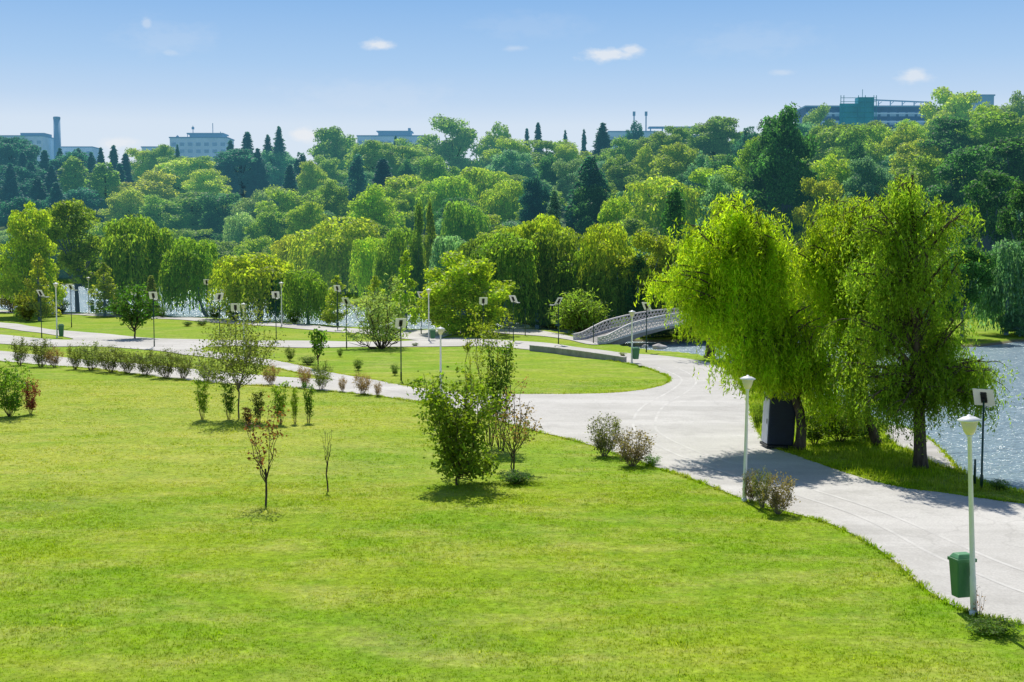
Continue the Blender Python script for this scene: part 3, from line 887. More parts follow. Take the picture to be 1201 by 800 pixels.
def tree_at_distance(px, top, w, kind, tone, label, d, group=None):
    tx, tz = ray(px, top); H = CAM_Z + tz * d - hz(tx * d, d)
    return place_tree(kind, tx * d, d, H, w * d / FPX, tone, label, group)
tree_at_distance(922, 121, 72, "giant", "d", "dark giant tree rising left of the scaffolded building", 205, G1)
tree_at_distance(898, 140, 44, "giant", "d", "dark tree pressed against the left flank of the dark giant", 212, G1)
RIDGE += [
 (12,190,32,"conifer","t","dark conifer at the left edge below the long pale building"),
 (36,188,30,"conifer","t","dark conifer on the slope, second from the left edge"),
 (60,192,30,"conifer","t","dark conifer on the slope below and left of the chimney"),
 (112,192,26,"conifer","t","dark conifer between the two pale poplars' tops"),
 (140,190,28,"conifer","t","dark conifer on the slope right of the pale poplars"),
 (302,172,30,"conifer","t","dark conifer below the ragged conifers on the slope"),
 (268,186,34,"conifer","t","dark conifer on the slope right of the yellowing trees"),
 (340,190,28,"conifer","t","dark conifer on the slope below the twin spired conifers"),
 (16,165,60,"round","t","blue-green crown in front of the long pale building at the left end"),
 (85,178,50,"round","t","blue-green crown below the low building right of the chimney"),
 (206,187,44,"round","m","green crown under the left half of the grey apartment block"),
 (252,188,50,"round","y","yellow-green crown under the right half of the grey apartment block"),
 (440,168,56,"round","m","crown close under the left wing of the flat-roofed building"),
 (486,166,50,"round","m","crown close under the right wing of the flat-roofed building"),
 (725,164,44,"round","m","crown under the low pale building with masts"),
 (782,158,50,"round","m","crown under the open roof frame"),
 (960,151,50,"round","m","crown close under the left part of the scaffolded building"),
 (1005,151,54,"round","m","crown close under the teal netting"),
 (1052,149,50,"round","b","crown close under the right part of the scaffolded building"),
 (1160,122,46,"round","b","crown close under the small tower block"),
]
for a in RIDGE: tree_at_top(*a, group=G1)
SLOPE = [
 (90,222,60,"round","t","blue-green tree below the pale double poplars"),
 (30,235,60,"round","t","shadowy tree at the left edge above the shore trees"),
 (148,222,50,"round","y","yellow-green tree left of the great dark oval tree"),
 (192,232,56,"round","m","mid green tree against the great dark oval tree"),
 (224,228,78,"round","m","great dark oval tree with a lit top below the yellowing trees"),
 (262,230,46,"round","d","dark tree with bare stem right of the great oval tree"),
 (300,226,46,"round","p","pale grey-green tree below the heavy dark tree"),
 (285,246,40,"willow","p","pale drooping tree beside the stem of the dark tree"),
 (336,222,60,"round","b","light green tree right of the pale grey-green tree"),
 (316,244,50,"round","m","mid green tree above the shore willows at left centre"),
 (360,240,44,"round","b","bright tree behind the golden willow at left centre"),
 (440,222,64,"round","b","bright spreading tree left of the pair of dark slim poplars"),
 (480,208,66,"round","b","bright tree above the pair of dark slim poplars"),
 (491,240,15,"column","m","left of the pair of dark slim poplars"),
 (504,236,15,"column","m","right of the pair of dark slim poplars"),
 (524,204,58,"willow","b","bright feathery tree, left part of the big central group"),
 (560,194,70,"willow","b","tallest bright feathery tree of the big central group"),
 (596,208,58,"willow","b","bright feathery tree, right part of the big central group"),
 (540,232,54,"willow","m","shaded feathery tree low in the big central group"),
 (630,212,40,"round","t","dark bluish tree right of the big central group"),
 (650,220,40,"conifer","q","grey-blue conifer between the central group and the egg-shaped tree"),
 (700,222,56,"round","d","dark tree under the large egg-shaped tree"),
 (720,236,44,"round","b","bright round tree left of the sunlit feathery tree"),
 (776,203,86,"willow","b","sunlit feathery tree with a dark hollow right of centre"),
 (790,224,34,"column","d","dark narrow tree inside the sunlit feathery tree"),
 (828,200,56,"round","b","bright tree behind the big front willow's left top"),
 (852,212,60,"round","q","grey-green tree behind the big front willow's top"),
 (815,182,44,"round","q","grey-green tree on the slope above the front willow"),
 (892,210,50,"round","m","mid green tree left of the dark giant's foot"),
 (980,186,64,"round","b","bright tree right of the dark giant"),
 (1020,190,56,"round","q","grey-green tree behind the feathery lakeside tree's top"),
 (960,214,46,"round","y","yellow-green tree at the foot of the dark giant"),
 (1076,186,60,"round","m","mid green tree behind the feathery lakeside tree"),
 (1130,178,70,"tall","d","dark tall tree behind the feathery lakeside tree's right side"),
 (1188,168,80,"tall","d","dark tall tree at the right edge beyond the water"),
 (1160,206,74,"tall","d","dark shaded tree above the pale blue willow"),
 (1205,222,60,"tall","d","dark tree cut by the right edge beyond the water"),
]
for a in SLOPE: tree_at_top(*a, group=G2)

# the shore trees stand on known ground
SHORE = [
 (36,371,236,64,"round","b","light green tree at the left end of the shore"),
 (91,364.5,233,62,"tall","m","tall irregular green tree leaning by the lake at left"),
 (46,376,292,42,"pyramid","o","young conical tree tinged orange near the left end of the shore"),
 (123,371,302,46,"pyramid","o","young yellow-green tree tinged orange beside the white lamp"),
 (178,371,320,22,"conifer","o","tiny rusty-tipped tree behind a solar lamp at left"),
 (162,366.5,247,84,"shore","m","left one of the two dark-hearted willows by the water"),
 (222,369,274,64,"lean","m","right one of the two dark-hearted willows, trunk leaning over the water"),
 (304,374.5,292,112,"shore","b","spreading open willow with water showing beneath it"),
 (362,379,312,54,"willow","m","low willow hanging beside the far white lamp"),
 (330,376,318,36,"willow","d","shaded willow right of the open willow"),
 (396,382,318,40,"pyramid","o","conical tree tinged orange behind the grey olive tree"),
 (476,386.5,288,50,"pyramid","b","pyramid-shaped tree with glowing rim near the centre"),
 (440,384,318,42,"pyramid","b","small pyramid tree behind the grey olive tree"),
 (544,391.5,294,96,"round","b","bright round tree with forked stem beside the middle lawn"),
 (594,384,268,78,"willow","m","dark willow behind the bright round tree"),
 (630,382,296,62,"willow","m","shaded willow right of the dark willow"),
 (566,380,318,60,"willow","d","deep shaded willow behind the bright round tree's right side"),
]
for a in SHORE: tree_at_base(*a, group=G3, rot=3.3 if a[4] == "lean" else None)
FARSHORE = [
 (402,348.5,253,104,"willow","y","golden willow above the grey olive tree"),
 (350,345,272,56,"willow","y","yellowish willow left of the golden willow"),
 (472,361,262,62,"willow","m","rounded green willow behind the pyramid-shaped tree"),
 (437,355,276,50,"willow","b","light willow right of the golden willow"),
 (530,366,272,62,"willow","q","grey-green willow behind the bright round tree"),
 (572,371,270,60,"willow","m","green willow filling the far shore behind the round tree"),
 (654,382,264,76,"willow","m","big shaded willow behind the willow ball by the bridge"),
 (612,376,258,58,"willow","b","sunlit willow between the dark willow and the big shaded one"),
 (640,380,246,66,"willow","b","light green willow above the ball-shaped bush"),
 (690,384,286,64,"willow","m","dark low willow directly above the ball-shaped bush"),
 (716,384,256,74,"willow","b","light feathery tree above the stone bridge"),
 (668,381,300,52,"willow","d","shadowed willow left of the bridge approach"),
 (724,386,300,60,"willow","m","shaded willow behind the bridge parapet"),
 (760,386,268,58,"round","b","bright upright tree above the crown of the bridge"),
 (748,387,300,34,"column","d","dark narrow tree behind the crown of the bridge"),
 (800,386,276,60,"willow","m","willow behind the big front willow's left edge"),
 (850,388,290,70,"round","d","dark tree behind the big front willow"),
 (910,388,270,70,"round","m","green tree beyond the water behind the front willows"),
 (975,390,240,80,"round","b","bright tree beyond the water between the front willows"),
 (1040,390,262,80,"round","d","dark tree beyond the water behind the feathery lakeside tree"),
 (1180,393,276,76,"willow","q","pale blue-green willow over the water at the right edge"),
 (1128,397,286,60,"tall","d","dark tree on the far bank right of the feathery lakeside tree"),
 (1225,393,250,70,"round","d","dark tree just off the right edge over the water"),
 (190,332,266,60,"willow","m","far willow between the two dark-hearted willows"),
 (250,334,282,60,"round","m","far green tree beyond the water behind the open willow"),
 (120,331,262,60,"round","b","far bright tree beyond the water between the left shore trees"),
 (60,331,258,60,"round","m","far green tree beyond the water at left"),
 (10,331,270,60,"round","p","far pale tree beyond the water at the left edge"),
 (300,340,276,50,"round","b","far bright tree beyond the water above the open willow"),
]
for a in FARSHORE: tree_at_base(*a, group=G3)

# bushes along the far water's edge
BUSH = [(575,376.5,352,30,"m"),(604,379,356,30,"d"),(632,383,362,26,"m"),(706,390,366,30,"d"),(735,396,372,34,"m"),(765,397,374,34,"d"),(795,396,368,36,"m"),(830,395,366,40,"d"),(862,394,362,40,"m"),(893,393,364,38,"d"),
        (925,391.5,360,40,"m"),(958,391.5,358,40,"d"),(990,392,356,44,"m"),(1022,394,360,40,"d"),(1054,396,360,44,"m"),(1086,399,362,36,"d"),(1196,396,356,36,"q"),(1206,393.5,352,44,"d")]
for k, (px, b_, t_, w_, tn) in enumerate(BUSH):
    side = "left of the bridge" if px < 700 else ("behind the bridge" if px < 800 else ("behind the front trees" if px < 1115 else "at the right edge over the water"))
    x, y = gp(px, b_ - 1.5)
    place_tree("round", x, y, (b_ - t_) * y / FPX, w_ * y / FPX * 1.15, tn, f"low dense bush on the far bank {side}", f"bushes on the far bank {side}")["category"] = "bush"

# lower growth that closes the slope between the trees above
fr = np.random.default_rng(5); nfill = 0
for y in np.arange(160, 470, 15.0):
    for x in np.arange(-220, 230, 15.0):
        xx, yy = x + fr.uniform(-6, 6), y + fr.uniform(-6, 6)
        t = xx / yy
        if abs(t) > 0.425 or yy < lerp_tab(t, TX, Y0T) + 12 or yy > lerp_tab(t, TX, YRT) + 30: continue
        if any((xx - a) ** 2 + (yy - b) ** 2 < (0.42 * w + 3.4) ** 2 for a, b, w in PLACED): continue
        if nfill >= 120: continue
        side = "left" if t < -0.13 else ("right" if t > 0.15 else "middle")
        place_tree("round", xx, yy, fr.uniform(7.5, 9.5), fr.uniform(8.5, 11), "mdbmq"[fr.integers(5)],
                   f"low leafy tree wedged between taller crowns on the {side} of the wooded slope", f"low trees filling the {side} of the slope")
        nfill += 1
print("trees", len(PLACED), "fill", nfill)
# ------------------------------------------------------------------ the large trees by the road
def big_tree(name, base_px, trunk_px, crown, n_limbs, n_sub, strands, leaf, tone, label, seed, hang=(0.25, 0.6), out_droop=0.25,
             trunk_r=0.22, step=0.075, mat=None, depth=0.85, bottom_bias=0.0, clear=None):
    """trunk through the given sight points; limbs reach into a crown given as ellipsoids (px, py, rx_px, ry_px, weight) at the trunk's
    distance; twigs hang from the limbs and carry the leaves"""
    r = np.random.default_rng(seed)
    bx, by = gp(*base_px)
    root = empty(name, (bx, by, hz(bx, by)), 0, label, "tree", None)
    s = by / FPX
    def P(px, py, dy=0.0):                      # a point in the trunk's own upright plane, relative to the foot
        tx, tz = ray(px, py); return np.array([tx * by - bx, dy, CAM_Z + tz * by - hz(bx, by)])
    w = Wood()
    tp = np.array([P(*q) for q in trunk_px]); tp[0, 2] = -0.25
    tt = np.linspace(0, 1, len(tp)); tq = np.linspace(0, 1, 14)
    tpp = np.column_stack([np.interp(tq, tt, tp[:, k]) for k in range(3)])
    for _ in range(3): tpp[1:-1] = 0.5 * tpp[1:-1] + 0.25 * (tpp[:-2] + tpp[2:])
    tr_ = trunk_r * (1 - 0.8 * tq); tr_[0] *= 1.35
    w.tube(tpp, tr_, 10)
    vs = []
    wt = np.array([c[4] for c in crown], float); wt /= wt.sum()
    for i in range(n_limbs):
        c = crown[r.choice(len(crown), p=wt)]
        cen = P(c[0], c[1]); rx, rz = c[2] * s, c[3] * s
        q = sphere_dirs(1, r)[0]; q[2] = abs(q[2]) * 0.9 - bottom_bias if r.uniform() < 0.75 else q[2]
        tip = cen + q * np.array([rx, max(rx, 2.2) * depth, rz]) * r.uniform(0.55, 0.97)
        zt = np.clip(tip[2] - r.uniform(0.8, 3.2), tpp[4, 2], tpp[-1, 2]); k = np.argmin(np.abs(tpp[:, 2] - zt)); a = tpp[k]
        mid = (a + tip) / 2 + np.array([0, 0, np.linalg.norm(tip - a) * r.uniform(0.08, 0.24)]) + r.normal(size=3) * 0.25
        lp = bez(a, mid, tip, 9)
        w.tube(lp, np.linspace(min(0.10, tr_[k] * 0.6), 0.018, 9), 6)
        for j in range(n_sub):
            f = r.uniform(0.3, 1.0); o = lp[min(8, int(f * 8.99))]
            d = sphere_dirs(1, r)[0]; d[2] *= 0.45; L = r.uniform(0.5, 1.5) * (rx / 3.2 + 0.35)
            e = o + d * L + np.array([0, 0, -out_droop * L]); m_ = (o + e) / 2 + np.array([0, 0, 0.22 * L])
            sp = bez(o, m_, e, 6); w.tube(sp, np.linspace(0.02, 0.006, 6), 4)
            for t in range(strands):
                g = r.uniform(0.1, 1.0); st = sp[min(5, int(g * 5.99))] + r.normal(size=3) * 0.16
                ln = r.uniform(*hang) * r.uniform(0.6, 1.2)
                ln = min(ln, st[2] - 0.35 - r.uniform(0, 1.1))
                if clear: ln = min(ln, st[2] - clear(st[0]) - r.uniform(0, 0.7))
                if ln < 0.15: continue
                n = max(3, int(ln / step)); u = (np.arange(n) + r.uniform(0, 1, n)) / n
                sw = r.normal(size=2) * 0.10; od = d[:2] * 0.25
                p = st + np.column_stack([(sw[0] + od[0]) * ln * u * (1.5 - 0.5 * u), (sw[1] + od[1]) * ln * u * (1.5 - 0.5 * u), -ln * u * (0.55 + 0.45 * u)])
                p += r.normal(size=(n, 3)) * 0.045
                nr = r.normal(size=(n, 3)) + np.array([0, 0, 0.5])
                tv = np.array([0, 0, -1.0]) + 0.40 * r.normal(size=(n, 3))
                qz = r.uniform(0.65, 1.3, n)
                vs.append(cards(p, nr, tv, leaf[0] * qz, leaf[1] * qz))
    link_mesh("trunk", w.mesh("trunk"), M_BARK, root)
    cr = link_mesh("crown", cards_mesh("crown", vs), mat or M_LEAF_THIN, root, (*tone, 1))
    print(name, label[:30], sum(len(v) for v in vs) // 4)
    return root

YW = (0.380, 0.520, 0.022)
big_tree("willow_tree", (832, 420), [(832, 421), (834, 400), (838, 360), (846, 320), (852, 290)],
         [(845, 300, 46, 36, 2.0), (875, 320, 40, 40, 1.6), (815, 335, 34, 30, 1.4)],
         34, 7, 7, (0.36, 0.09), (0.240, 0.360, 0.024), "farther willow whose stout dark trunk shows on the grass beyond the road bend", 201, hang=(0.5, 2.2), trunk_r=0.42, step=0.14, out_droop=0.4)
def skirt(x):
    return 5.9 if x < -4.8 else 4.3 if x < -3.2 else (2.15 if x < 0.4 else 0.3)
big_tree("willow_tree", (936, 528), [(936, 529), (944, 505), (941, 480), (926, 450), (911, 415), (904, 375), (898, 335), (888, 300), (876, 268)],
         [(838, 282, 46, 40, 2.4), (796, 330, 28, 34, 1.8), (866, 248, 30, 30, 1.6), (905, 300, 42, 50, 1.8), (852, 350, 56, 36, 2.4), (878, 408, 27, 44, 2.4), (935, 385, 36, 50, 1.6), (962, 425, 32, 56, 1.3)],
         112, 8, 7, (0.23, 0.050), (0.365, 0.475, 0.028), "broad weeping willow arching from a leaning trunk beside the dark booth", 202, hang=(0.7, 3.2), trunk_r=0.24, step=0.078, out_droop=0.4, clear=skirt)
big_tree("willow_tree", (1032, 523), [(1032, 524), (1022, 505), (1012, 470), (1003, 430), (996, 380), (990, 320), (992, 265)],
         [(996, 262, 56, 38, 1.8), (965, 330, 44, 56, 1.8), (1005, 380, 50, 80, 1.8), (975, 440, 36, 50, 1.2), (1032, 265, 36, 46, 2.0), (1030, 330, 40, 50, 1.4), (950, 300, 30, 30, 0.5)],
         54, 8, 7, (0.22, 0.052), (0.320, 0.430, 0.030), "bright willow with slanting trunk between the booth and the feathery dark tree", 203, hang=(0.5, 2.6), trunk_r=0.22, step=0.08)
big_tree("lakeside_tree", (1080, 548), [(1080, 549), (1079, 505), (1076, 440), (1074, 370), (1073, 300), (1072, 240), (1070, 205)],
         [(1058, 226, 34, 36, 1.5), (1118, 255, 30, 42, 1.2), (1025, 275, 40, 50, 1.4), (1075, 320, 60, 50, 1.6), (1140, 300, 22, 26, 0.6), (1135, 375, 36, 30, 1.0), (1020, 395, 52, 50, 1.5), (1115, 435, 54, 40, 2.2), (1050, 455, 66, 36, 2.2), (1150, 465, 26, 26, 1.0), (1085, 390, 40, 40, 0.8), (1020, 330, 40, 50, 1.2), (1030, 482, 46, 26, 1.3), (1125, 475, 36, 24, 0.9)],
         100, 8, 9, (0.17, 0.048), (0.240, 0.365, 0.040), "tall feathery dark green tree with straight trunk on the grassy lake bank", 204, hang=(0.25, 1.3), trunk_r=0.26, step=0.06, out_droop=0.5)

# ------------------------------------------------------------------ shrubs and saplings
def stems_plant(name, cat, px, base, top, wpx, label, seed, n_stems=9, leaf=(0.10, 0.06), n_leaf=900, tone=(0.10, 0.2, 0.03), group=None,
                spread=1.0, lowest=0.1, trunk=0.0, twig_r=0.008, mat=None, up=0.6, tone_leaf2=None, sub=4, bark=None, bell=1.0, rot=0.0, skirt=0.0):
    """several stems leaving one foot and forking, with leaves set along the outer twigs"""
    r = np.random.default_rng(seed)
    x, y = gp(px, base); H = (base - top) * y / FPX * 1.02; Wd = wpx * y / FPX
    root = empty(name, (x, y, hz(x, y)), rot, label, cat, group)
    w = Wood(); pos, axis = [], []
    zf = trunk * H
    if trunk: w.tube(np.column_stack([r.normal(size=4) * 0.01 * H, r.normal(size=4) * 0.01 * H, np.linspace(-0.1, zf, 4)]) * np.array([1, 1, 1]), np.linspace(twig_r * 3, twig_r * 2.2, 4), 7)
    for i in range(n_stems):
        a = 6.283 * (i + r.uniform(-.4, .4)) / n_stems
        f = math.sqrt(r.uniform(0.02, 1)) * spread
        zt = H * (1 - 0.42 * bell * f * f) * (r.uniform(0.68, 1.0) if skirt else r.uniform(0.86, 1.0))
        if r.uniform() < skirt: f = r.uniform(0.7, 1.0) * spread; zt = H * r.uniform(0.10, 0.62)
        tip = np.array([math.cos(a) * f * Wd / 2, math.sin(a) * f * Wd / 2, zt])
        foot = np.array([math.cos(a) * 0.02 * H, math.sin(a) * 0.02 * H, -0.08]) if not trunk else np.array([0, 0, zf * r.uniform(0.6, 1.0)])
        mid = foot * 0.5 + tip * 0.5 + np.array([math.cos(a), math.sin(a), 0]) * Wd * 0.08 - np.array([0, 0, 0.04 * H])
        sp = bez(foot, mid, tip, 8); sp[1:-1] += r.normal(size=(6, 3)) * 0.012 * H
        w.tube(sp, np.linspace(twig_r * 1.4, twig_r * 0.45, 8), 5)
        parts = [(sp, 0.3)]
        for j in range(sub):
            k = r.integers(2, 8); o = sp[k]
            d = sphere_dirs(1, r)[0]; d[2] = abs(d[2]) * up + 0.2; L = Wd * r.uniform(0.12, 0.3)
            q = bez(o, o + d * L * 0.5 + [0, 0, 0.02], o + d * L, 5); w.tube(q, np.linspace(twig_r * 0.7, twig_r * 0.3, 5), 4)
            parts.append((q, 1.0))
        for q, wgt in parts:
            m = int(n_leaf / n_stems / (sub + 0.3) * wgt) + 1
            u = r.uniform(0.25 if wgt == 1 else 0.4, 1.0, m) * (len(q) - 1); k = np.minimum(u.astype(int), len(q) - 2); fr_ = (u - k)[:, None]
            p = q[k] * (1 - fr_) + q[k + 1] * fr_ + r.normal(size=(m, 3)) * (0.035 * Wd + leaf[0] * 0.4)
            ok = p[:, 2] > lowest * H
            pos.append(p[ok]); axis.append((q[k + 1] - q[k])[ok])
    p = np.vstack(pos); t = unit(np.vstack(axis)) + 0.9 * r.normal(size=(len(p), 3)); s = r.uniform(0.65, 1.3, len(p))
    v = cards(p, r.normal(size=(len(p), 3)) + np.array([0, 0, 0.7]), t, leaf[0] * s, leaf[1] * s)
    st = link_mesh("stems", w.mesh("stems"), bark or M_BARK, root)
    if trunk: st.name = "trunk"
    lo = link_mesh("foliage", cards_mesh("foliage", [v]), mat or M_LEAF, root, (*tone, 1))
    return root

def copy_plant(src, px, base, top, wpx, label, tone=None, rot=0.0, ref=None):
    """a copy of a plant and its parts, set at another spot and size; ref = (height, width) of the source in metres"""
    x, y = gp(px, base)
    c = src.copy(); COL.objects.link(c); c["label"] = label
    for ch in list(src.children):
        k = ch.copy(); COL.objects.link(k); k.parent = c
        if tone is not None and "foliage" in k.name: k.color = (*tone, 1)
    c.location = (x, y, hz(x, y)); c.rotation_euler.z = rot
    h, w_ = (base - top) * y / FPX, wpx * y / FPX
    c.scale = (w_ / ref[1], w_ / ref[1], h / ref[0])
    return c

def ref_of(px, base, top, wpx):
    y = gp(px, base)[1]; return (base - top) * y / FPX, wpx * y / FPX

GD = (0.085, 0.185, 0.020); GB = (0.210, 0.320, 0.030); GP = (0.19, 0.25, 0.085); BR = (0.20, 0.085, 0.045); OL = (0.135, 0.165, 0.045); PK = (0.30, 0.20, 0.11)
stems_plant("bushy_tree", "tree", 538, 568, 412, 92, "dense bushy green young tree, the largest on the front lawn", 301, 28, (0.15, 0.10), 6300, (0.195, 0.285, 0.030), lowest=0.05, twig_r=0.016, sub=8, bell=0.45, trunk=0.07, up=0.4, skirt=0.42)
stems_plant("upright_sapling", "tree", 574, 522, 362, 62, "tall upright yellow-green sapling behind the dense bushy tree", 302, 11, (0.12, 0.075), 2300, (0.24, 0.30, 0.035), lowest=0.25, twig_r=0.014, sub=7, spread=0.9, up=1.6, bell=0.7)
stems_plant("dark_upright_sapling", "tree", 588, 528, 400, 46, "darker upright sapling between the bushy tree and the pinkish small tree", 312, 9, (0.13, 0.08), 1700, (0.085, 0.16, 0.022), lowest=0.3, twig_r=0.014, sub=7, spread=0.8, up=1.6, bell=0.6)
stems_plant("upright_sapling", "tree", 548, 512, 372, 14, "thin yellow-tipped upright shoot left of the tall sapling", 303, 3, (0.11, 0.07), 420, (0.25, 0.30, 0.04), lowest=0.2, twig_r=0.012, sub=6, spread=0.7, up=1.6)
stems_plant("small_tree", "tree", 603, 556, 446, 66, "small sparse tree with pinkish brown leaves right of the bushy tree", 304, 8, (0.11, 0.07), 560, PK, lowest=0.3, twig_r=0.013, trunk=0.28, sub=6, up=0.9)
stems_plant("small_tree", "tree", 600, 552, 470, 54, "low olive branches hanging inside the pinkish small tree", 305, 6, (0.11, 0.07), 420, (0.16, 0.21, 0.035), lowest=0.2, twig_r=0.010, trunk=0.25, sub=6)
stems_plant("slender_tree", "tree", 281, 491, 354, 100, "tall slender thin-leaved tree among the stubby columns on the left lawn", 306, 19, (0.13, 0.075), 4600, (0.185, 0.225, 0.055), lowest=0.25, twig_r=0.015, trunk=0.34, sub=8, spread=0.95, up=0.9, bell=1.4, bark=M_BARK_PALE)
stems_plant("brown_sapling", "tree", 312, 593, 474, 52, "young sapling with withered red-brown leaves on the front lawn", 307, 6, (0.11, 0.075), 240, BR, lowest=0.35, twig_r=0.014, trunk=0.36, sub=5, up=0.8, bell=0.4)
stems_plant("bare_sapling", "tree", 384, 576, 499, 17, "thin nearly bare sapling right of the red-brown sapling", 308, 5, (0.06, 0.03), 26, GP, lowest=0.4, twig_r=0.010, trunk=0.42, sub=3, up=1.2, bell=0.3)
stems_plant("olive_tree", "tree", 447, 409, 330, 74, "grey-green multi-stemmed tree on the edge of the middle lawn", 309, 18, (0.34, 0.12), 3000, (0.27, 0.36, 0.14), lowest=0.14, twig_r=0.04, sub=8, bell=1.1, up=0.7, skirt=0.25)
stems_plant("maple_sapling", "tree", 158, 397, 338, 48, "dark green young maple on the upper lawn between solar lamps", 310, 12, (0.32, 0.22), 1500, (0.075, 0.175, 0.028), lowest=0.2, twig_r=0.03, trunk=0.22, sub=7, bell=0.8)
stems_plant("maple_sapling", "tree", 373, 432, 388, 28, "small bright maple sapling at the edge of the middle lawn", 311, 7, (0.22, 0.16), 420, (0.12, 0.24, 0.03), lowest=0.35, twig_r=0.02, trunk=0.36, sub=6, bell=0.6)

# stubby columns round the slender tree
SC = (237, 492, 446, 19)
col0 = stems_plant("column_shrub", "shrub", *SC, "leftmost stubby column shrub around the slender tree", 320, 9, (0.11, 0.06), 900, GB, "stubby column shrubs around the slender tree", lowest=0.05, twig_r=0.009, sub=7, spread=0.8, up=1.6, bell=0.3)
for k, (px, b, t, w_, tn, lb) in enumerate([
    (268, 492, 450, 18, GD, "dark stubby column shrub just left of the slender tree's trunk"),
    (303, 497, 460, 17, OL, "olive stubby column shrub just right of the slender tree's trunk"),
    (329, 498, 450, 20, GB, "bright stubby column shrub with a loose top, third from the right"),
    (346, 497, 456, 11, GB, "thinnest stubby column shrub, second from the right"),
    (362, 496, 450, 14, GD, "rightmost stubby column shrub, dark green"),
    (290, 500, 478, 14, BR, "reddish low column shrub at the foot of the slender tree")]):
    copy_plant(col0, px, b, t, w_, lb, tn, k * 1.3, ref_of(*SC))

# hedge row along the near path
HC = (48, 430, 397, 30)
h0 = stems_plant("hedge_shrub", "shrub", *HC, "second shrub from the left in the twiggy hedge row along the path", 330, 16, (0.11, 0.055), 2300, OL, "twiggy shrubs in the row along the path", lowest=0.12, twig_r=0.012, sub=7, bell=0.8)
ORD = ["first", "third", "fourth", "fifth", "sixth", "seventh", "eighth", "ninth", "tenth", "eleventh", "twelfth", "thirteenth", "fourteenth", "fifteenth", "sixteenth", "seventeenth", "eighteenth"]
for k, (px, b, t, w_, tn) in enumerate([(23,428,396,18,OL),(64,431,408,16,PK),(88,434,405,16,OL),(107,435,402,26,GP),(130,437,407,26,OL),(149,438,410,22,OL),(171,440,410,26,OL),
        (195,443,410,28,OL),(215,444,413,20,OL),(243,447,420,26,GP),(318,452,428,16,PK),(357,455,430,14,PK),(377,458,424,20,GP),(402,460,442,8,PK),(425,463,437,17,PK),(443,465,448,8,PK)]):
    copy_plant(h0, px, b, t, w_ * 1.25, f"{ORD[k]} shrub from the left in the twiggy hedge row along the path", tn, k * 2.1, ref_of(*HC))

# shrubs elsewhere
DS = (709, 534, 487, 40)
d0 = stems_plant("dry_shrub", "shrub", *DS, "taller grey twiggy shrub at the road edge, left of the pair", 340, 22, (0.09, 0.045), 2300, (0.17, 0.185, 0.075), "twiggy shrubs at the lawn's road edge", lowest=0.1, twig_r=0.010, sub=8, bell=0.7, bark=M_BARK_PALE)
for k, (px, b, t, w_, tn, lb) in enumerate([
    (741, 546, 504, 46, (0.24, 0.19, 0.10), "broader brownish twiggy shrub at the road edge, right of the pair"),
    (881, 588, 552, 20, (0.20, 0.17, 0.07), "shrub touching the white lamp post by the booth"),
    (894, 595, 550, 24, (0.18, 0.20, 0.06), "middle twiggy shrub of the three beside the white lamp by the booth"),
    (913, 602, 556, 38, (0.24, 0.19, 0.09), "largest reddish twiggy shrub right of the white lamp by the booth")]):
    copy_plant(d0, px, b, t, w_, lb, tn, k * 1.7 + 0.6, ref_of(*DS))
LB = (12, 489, 428, 46)
b0 = stems_plant("leafy_bush", "shrub", *LB, "leafy green bush cut by the left edge of the lawn", 350, 18, (0.14, 0.09), 1900, (0.14, 0.25, 0.03), "leafy bushes", lowest=0.04, twig_r=0.010, sub=7, bell=0.7)
